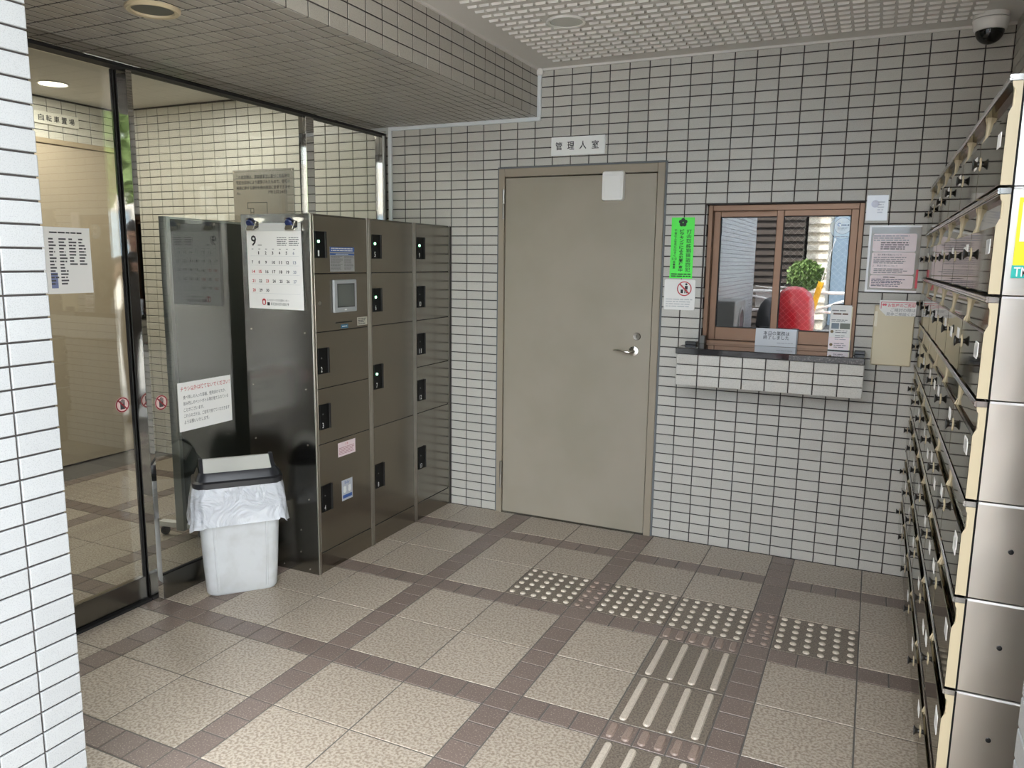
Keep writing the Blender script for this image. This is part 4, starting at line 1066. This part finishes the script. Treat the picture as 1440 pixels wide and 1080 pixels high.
# white guard fence
for i, x0 in enumerate((-3.4, -1.35, .7)):
    t = wthing('guard_fence', ('white pipe guard fence section behind the bicycle', 'white pipe guard fence section right of the red scooter', 'white pipe guard fence section farthest right')[i], 'fence', (x0+.95, -9.0, 0), group='street guard fence')
    WP = mat('white fence paint', (238, 238, 236), .4)
    for x in (x0, x0+1.9): obj('post', MB().tube([(x, -9, -.02), (x, -9, .98)], .03, 10), WP, t, smooth=50)
    obj('top_rail', MB().tube([(x0, -9, .98), (x0+1.9, -9, .98)], .028, 10), WP, t, smooth=50)
    obj('lower_rail', MB().tube([(x0, -9, .68), (x0+1.9, -9, .68)], .024, 10), WP, t, smooth=50)
    obj('brace', MB().tube([(x0+.05, -9, .68), (x0+.5, -9, .86), (x0+.95, -9, .95), (x0+1.4, -9, .86), (x0+1.85, -9, .68)], .02, 8), WP, t, smooth=50)
    obj('lower_rail', MB().tube([(x0, -9, .36), (x0+1.9, -9, .36)], .024, 10), mat('orange fence stripe', (222, 168, 60), .5), t, smooth=50)
# red covered scooter
sc_ = wthing('scooter', 'parked scooter under a red cover with a black bag', 'scooter', (-1.5, -8.0, 0))
RED = mat('red vinyl cover', (180, 24, 38), .3, bump=(7, .6, .02)); mb = MB(); rings = []
for (y, w, zt, zb2, xo) in ((-8.7, .10, .70, .25, 0), (-8.5, .20, .95, .2, 0), (-8.2, .22, 1.05, .2, .0), (-7.9, .24, .92, .2, .0), (-7.6, .22, 1.02, .22, .0), (-7.35, .24, 1.12, .2, .0), (-7.2, .2, 1.05, .25, .0), (-7.1, .1, .85, .35, .0)):
    rings.append([(-1.42+xo+w*math.copysign(abs(math.cos(a))**.7, math.cos(a)), y, (zt+zb2)/2+(zt-zb2)/2*math.copysign(abs(math.sin(a))**.7, math.sin(a))) for a in [2*PI*k/20 for k in range(20)]])
obj('red_cover', mb.loft(rings), RED, sc_, smooth=60)
mb = MB(); rings = []
for (y, w, zt, zb2) in ((-7.9, .08, .75, .4), (-7.75, .16, .92, .28), (-7.5, .18, .95, .22), (-7.3, .15, .86, .25), (-7.2, .07, .7, .4)):
    rings.append([(-1.76+w*math.cos(a), y, (zt+zb2)/2+(zt-zb2)/2*math.sin(a)) for a in [2*PI*k/16 for k in range(16)]])
obj('black_bag', mb.loft(rings), mat('black nylon bag', (26, 27, 30), .5, bump=(12, .5, .01)), sc_, smooth=60)
for y in (-8.5, -7.4): obj('wheel', MB().lathe([(.12, -.04), (.22, -.045), (.24, 0), (.22, .045), (.12, .04)], 24, 'x', (-1.42, y, .235)), BLACK, sc_, smooth=40)
# bicycle
bk_ = wthing('bicycle', 'white bicycle parked at the corner of the outside wall', 'bicycle', (-2.0, -8.5, 0))
BW = mat('white bicycle frame', (230, 230, 228), .3)
for y in (-9.0+.16, -8.0+.1):
    w_ = obj('wheel', MB().tube([(-2.0, y+.31*math.cos(a), .32+.31*math.sin(a)) for a in [2*PI*k/28 for k in range(29)]], .016, 6), BLACK, bk_, smooth=50)
    for k in range(6):
        a = PI*k/6; obj('spoke', MB().tube([(-2.0, y+.3*math.cos(a), .32+.3*math.sin(a)), (-2.0, y-.3*math.cos(a), .32-.3*math.sin(a))], .003, 4), CHROME, w_)
obj('frame', MB().tube([(-2, -8.84, .32), (-2, -8.65, .78), (-2, -8.62, .86)], .016, 8).tube([(-2, -8.65, .76), (-2, -8.1, .8)], .018, 8).tube([(-2, -8.6, .32), (-2, -8.1, .72)], .02, 8).tube([(-2, -8.6, .32), (-2, -8.66, .8)], .016, 8).tube([(-2, -8.84, .32), (-2, -8.6, .32)], .012, 8), BW, bk_, smooth=50)
obj('fork', MB().tube([(-2, -7.9, .32), (-2, -8.08, .7), (-2, -8.13, 1.0)], .015, 8), BW, bk_, smooth=50)
obj('handlebar', MB().tube([(-2.27, -8.28, 1.02), (-2.22, -8.15, 1.04), (-2, -8.12, 1.02), (-1.78, -8.15, 1.04), (-1.73, -8.28, 1.02)], .012, 8), CHROME, bk_, smooth=50)
obj('saddle', MB().loft([[(-2+.02, -8.5, .9), (-2-.02, -8.5, .9), (-2-.02, -8.5, .87), (-2+.02, -8.5, .87)], [(-2+.09, -8.75, .92), (-2-.09, -8.75, .92), (-2-.09, -8.75, .86), (-2+.09, -8.75, .86)]]), BLACK, bk_)
obj('basket', MB().box(-2.16, -1.84, -7.95, -7.7, .72, .75).box(-2.17, -2.15, -7.95, -7.7, .75, .98).box(-1.85, -1.83, -7.95, -7.7, .75, .98).box(-2.16, -1.84, -7.72, -7.7, .75, .98), mat('white wire basket', (220, 220, 218), .4), bk_)
bk_.location.y -= 1.35
yp = wthing('pole_guard', 'slanting yellow guy-wire guard by the fence', 'wire guard', (-1.32, -8.95, 0))
obj('yellow_sleeve', MB().tube([(-1.45, -8.85, -.02), (-1.28, -8.85, .72), (-1.18, -8.85, 1.15)], .045, 10), mat('yellow plastic sleeve', (244, 186, 36), .4), yp, smooth=50)
obj('wire', MB().tube([(-1.18, -8.85, 1.15), (-.2, -8.85, 5.2)], .006, 6), BW, yp)
def leafy(name, label, c, r, n, col, trunk, seed, par=None, ls=.07):
    t = wthing(name, label, 'tree' if trunk > 1 else 'shrub', (c[0], c[1], 0)); rnd = random.Random(seed); mb = MB()
    for i in range(n):
        a = rnd.uniform(0, 2*PI); zz = rnd.uniform(-1, 1); q = math.sqrt(1-zz*zz); rr = rnd.uniform(.55, 1.0)
        p_ = Vector((c[0]+r[0]*rr*q*math.cos(a), c[1]+r[1]*rr*q*math.sin(a), c[2]+r[2]*rr*zz))
        d1 = Vector((rnd.uniform(-1, 1), rnd.uniform(-1, 1), rnd.uniform(-1, 1))).normalized(); d2 = d1.orthogonal().normalized()
        s_ = ls*rnd.uniform(.6, 1.3)
        mb.add([p_-d1*s_, p_+d2*s_*.5, p_+d1*s_, p_-d2*s_*.5], [(0, 1, 2, 3)])
    o = obj('foliage', mb, col, t); o['kind'] = 'stuff'
    obj('trunk', MB().tube([(c[0], c[1], -.02), (c[0]+.05, c[1], c[2]*.5), (c[0], c[1], c[2]+r[2]*.3)], [.05*max(trunk, .4), .04*max(trunk, .4), .02], 8), mat('bark', (96, 80, 64), .9), t, smooth=50)
    return t
LEAF = mat('green leaves', (112, 138, 78), .5, var=.25)
leafy('round_shrub', 'round clipped green shrub behind the fence', (-1.66, -12, 1.2), (.34, .34, .3), 1500, LEAF, .6, 3, ls=.05)
for i, (x, y, r_) in enumerate(((6.0, -9.6, 1.2), (9.6, -10.2, 1.5), (3.2, -11.4, 1.0))):
    leafy('street_tree', ('street tree nearest the entrance on the pavement', 'tallest street tree farther along the pavement', 'smaller street tree across the street')[i], (x, y, 3.3), (r_, r_, r_*.8), 1000, LEAF, 2, 10+i, ls=.16)
# buildings across the street
def building(name, lab, x0, x1, y0, y1, h, m, slat=None):
    t = wthing(name, lab, 'building', ((x0+x1)/2, (y0+y1)/2, 0))
    obj('wall', MB().box(x0, x1, y0, y1, -.1, h), m, t)
    return t
b1 = building('slatted_building', 'dark brown slatted building across the street', -9, -1.9, -20, -14, 3.9, mat('dark brown cladding', (38, 32, 29), .7))
for k in range(25):
    o = obj('slat', MB().box(-9, -1.88, -14.0, -13.96, .1+k*.15, .1+k*.15+.09), mat('brown slat', (62, 54, 48), .6), b1)
b2 = building('louvred_tower', 'narrow cream louvred tower across the street', -1.85, -1.42, -19, -14.5, 3.9, mat('cream render', (214, 206, 190), .7))
for k in range(19):
    obj('louvre', MB().box(-1.85, -1.41, -14.5, -14.44, .2+k*.19, .2+k*.19+.11), mat('cream louvre', (236, 230, 216), .6), b2)
b3 = building('blue_building', 'pale blue building across the street', -1.4, 4.0, -22, -16, 4.0, mat('pale blue render', (176, 200, 222), .7))
for i in range(4):
    for j in range(1):
        w_ = obj('window', MB().box(-1.0+i*1.25, -.2+i*1.25, -16.02, -15.97, 1.0+j*2.4, 2.4+j*2.4), mat('white window frame', (235, 236, 236), .4), b3)
        obj('pane', MB().box(-.95+i*1.25, -.25+i*1.25, -15.97, -15.96, 1.05+j*2.4, 2.35+j*2.4), mat('building window pane', (150, 172, 190), .1), w_)
b4 = building('white_house', 'white house across the street to the right', 5, 16, -20, -14, 3.8, mat('white render', (232, 230, 224), .7))
for i in range(5):
    w_ = obj('window', MB().box(6+i*2, 7.1+i*2, -14.02, -13.97, 1.2, 2.6), mat('grey window frame', (150, 150, 150), .4), b4)
    obj('pane', MB().box(6.06+i*2, 7.04+i*2, -13.97, -13.96, 1.26, 2.54), mat('building window pane', (150, 172, 190), .1), w_)

# ================================================================== the photographer, visible only as a reflection in the polished post
def make_person():
    t = thing('person', 'person in dark grey shirt and trousers holding up a phone, reflected in the glass front', 'person', (-.03, -4.27, -.003), math.radians(40))
    V, E, Rd = [], [], []
    def ch(pts, start=None):
        p = start
        for (x, y, z, r1, r2) in pts:
            V.append((x, y, z)); Rd.append((r1, r2)); i = len(V)-1
            if p is not None: E.append((p, i))
            p = i
        return p
    pel = ch([(0, 0, .93, .15, .11)]); ches = ch([(0, .0, 1.10, .135, .10), (0, .0, 1.28, .165, .115)], pel)
    nb = ch([(0, .0, 1.41, .085, .075)], ches); ch([(0, .012, 1.475, .052, .055), (0, .035, 1.54, .072, .088), (0, .03, 1.61, .078, .095), (0, .02, 1.675, .055, .065)], nb)
    tips = []
    for sx in (-1, 1):
        ch([(sx*.095, 0, .84, .095, .095), (sx*.105, .02, .49, .062, .066), (sx*.105, -.01, .22, .052, .055), (sx*.105, -.02, .075, .04, .045), (sx*.115, .10, .04, .042, .032), (sx*.12, .17, .032, .035, .025)], pel)
        sh_ = ch([(sx*.15, .0, 1.37, .07, .07), (sx*.2, .01, 1.34, .058, .058), (sx*.235, .09, 1.12, .046, .046), (sx*.16, .25, 1.18, .036, .036), (sx*.095, .36, 1.27, .026, .022), (sx*.075, .40, 1.31, .034, .018)], ches)
        for k in range(4):
            L_ = (.9, 1.0, .95, .75)[k]; o = (k-1.5)*.018
            ch([(sx*.070, .42, 1.325-o, .0095, .0095), (sx*.052, .445+.004*L_, 1.33-o, .009, .009), (sx*.034-sx*.004*L_, .450, 1.33-o, .008, .008)], sh_)
        ch([(sx*.07, .39, 1.34, .011, .011), (sx*.055, .385, 1.352, .010, .010), (sx*.036, .392, 1.354, .009, .009)], sh_)
    me = bpy.data.meshes.new('body'); me.from_pydata(V, E, []); o = bpy.data.objects.new('body', me); COL.objects.link(o)
    m_ = o.modifiers.new('skin', 'SKIN'); m_.use_smooth_shade = True
    for i, sv in enumerate(me.skin_vertices[0].data): sv.radius = Rd[i]; sv.use_root = (i == 0)
    sb = o.modifiers.new('sub', 'SUBSURF'); sb.levels = 2; sb.render_levels = 2
    ev = bpy.data.meshes.new_from_object(o.evaluated_get(bpy.context.evaluated_depsgraph_get()))
    bpy.data.objects.remove(o)
    SKIN = mat('skin', (206, 164, 138), .55); SHIRT = mat('dark grey shirt', (58, 60, 64), .85); TROU = mat('charcoal trousers', (44, 45, 50), .85); SHOE = mat('dark shoes', (30, 30, 32), .6)
    for x in (SKIN, SHIRT, TROU, SHOE): ev.materials.append(x)
    for p in ev.polygons:
        c = p.center
        p.use_smooth = True
        p.material_index = 3 if c.z < .09 else 2 if c.z < .97 else 0 if (c.z > 1.46 or c.y > .17) else 1
    ev.name = 'body'; b_ = bpy.data.objects.new('body', ev); COL.objects.link(b_); b_.parent = t
    HAIR = mat('black hair', (24, 22, 22), .6)
    hm = MB(); rings = []
    for i in range(9):
        a = PI/2*i/8; rings.append([(.088*math.cos(a)*math.cos(q), .015+.108*math.cos(a)*math.sin(q)-.012, 1.615+.105*math.sin(a)-(.05 if math.sin(q) < 0 else -.012*math.sin(q))*math.cos(a)) for q in [2*PI*k/20 for k in range(20)]])
    _obj('hair', hm.loft(rings, False, True), HAIR, t, smooth=70)
    for sx in (-1, 1):
        _obj('eye', MB().lathe([(0, -.008), (.007, -.004), (.008, 0), (.007, .004), (0, .008)], 10, 'y', (sx*.03, .122, 1.585)), mat('dark eye', (30, 24, 22), .3), t, smooth=60)
        _obj('ear', MB().lathe([(0, -.01), (.02, -.006), (.024, 0), (.018, .006), (0, .008)], 12, 'x', (sx*.082, .02, 1.575)), SKIN, t, smooth=60)
    _obj('nose', MB().add([(-.012, .118, 1.535), (.012, .118, 1.535), (0, .148, 1.542), (0, .118, 1.582)], [(0, 1, 2), (1, 3, 2), (3, 0, 2), (0, 3, 1)]), SKIN, t)
    _obj('mouth', MB().box(-.022, .022, .112, .122, 1.512, 1.520, .002), mat('lips', (168, 104, 96), .5), t)
    return t
pers = make_person()
ph_ = thing('smartphone', 'dark smartphone held upright in both hands of the photographer', 'phone', (-.03, -4.27, 0), math.radians(40))
_obj('casing', MB().box(-.04, .04, .425, .434, 1.25, 1.41, .003), BLACK, ph_); _obj('lens', MB().lathe([(0, .434), (.012, .434), (.012, .437), (0, .437)], 16, 'y', (-.02, 0, 1.385)), BLACKG, ph_)
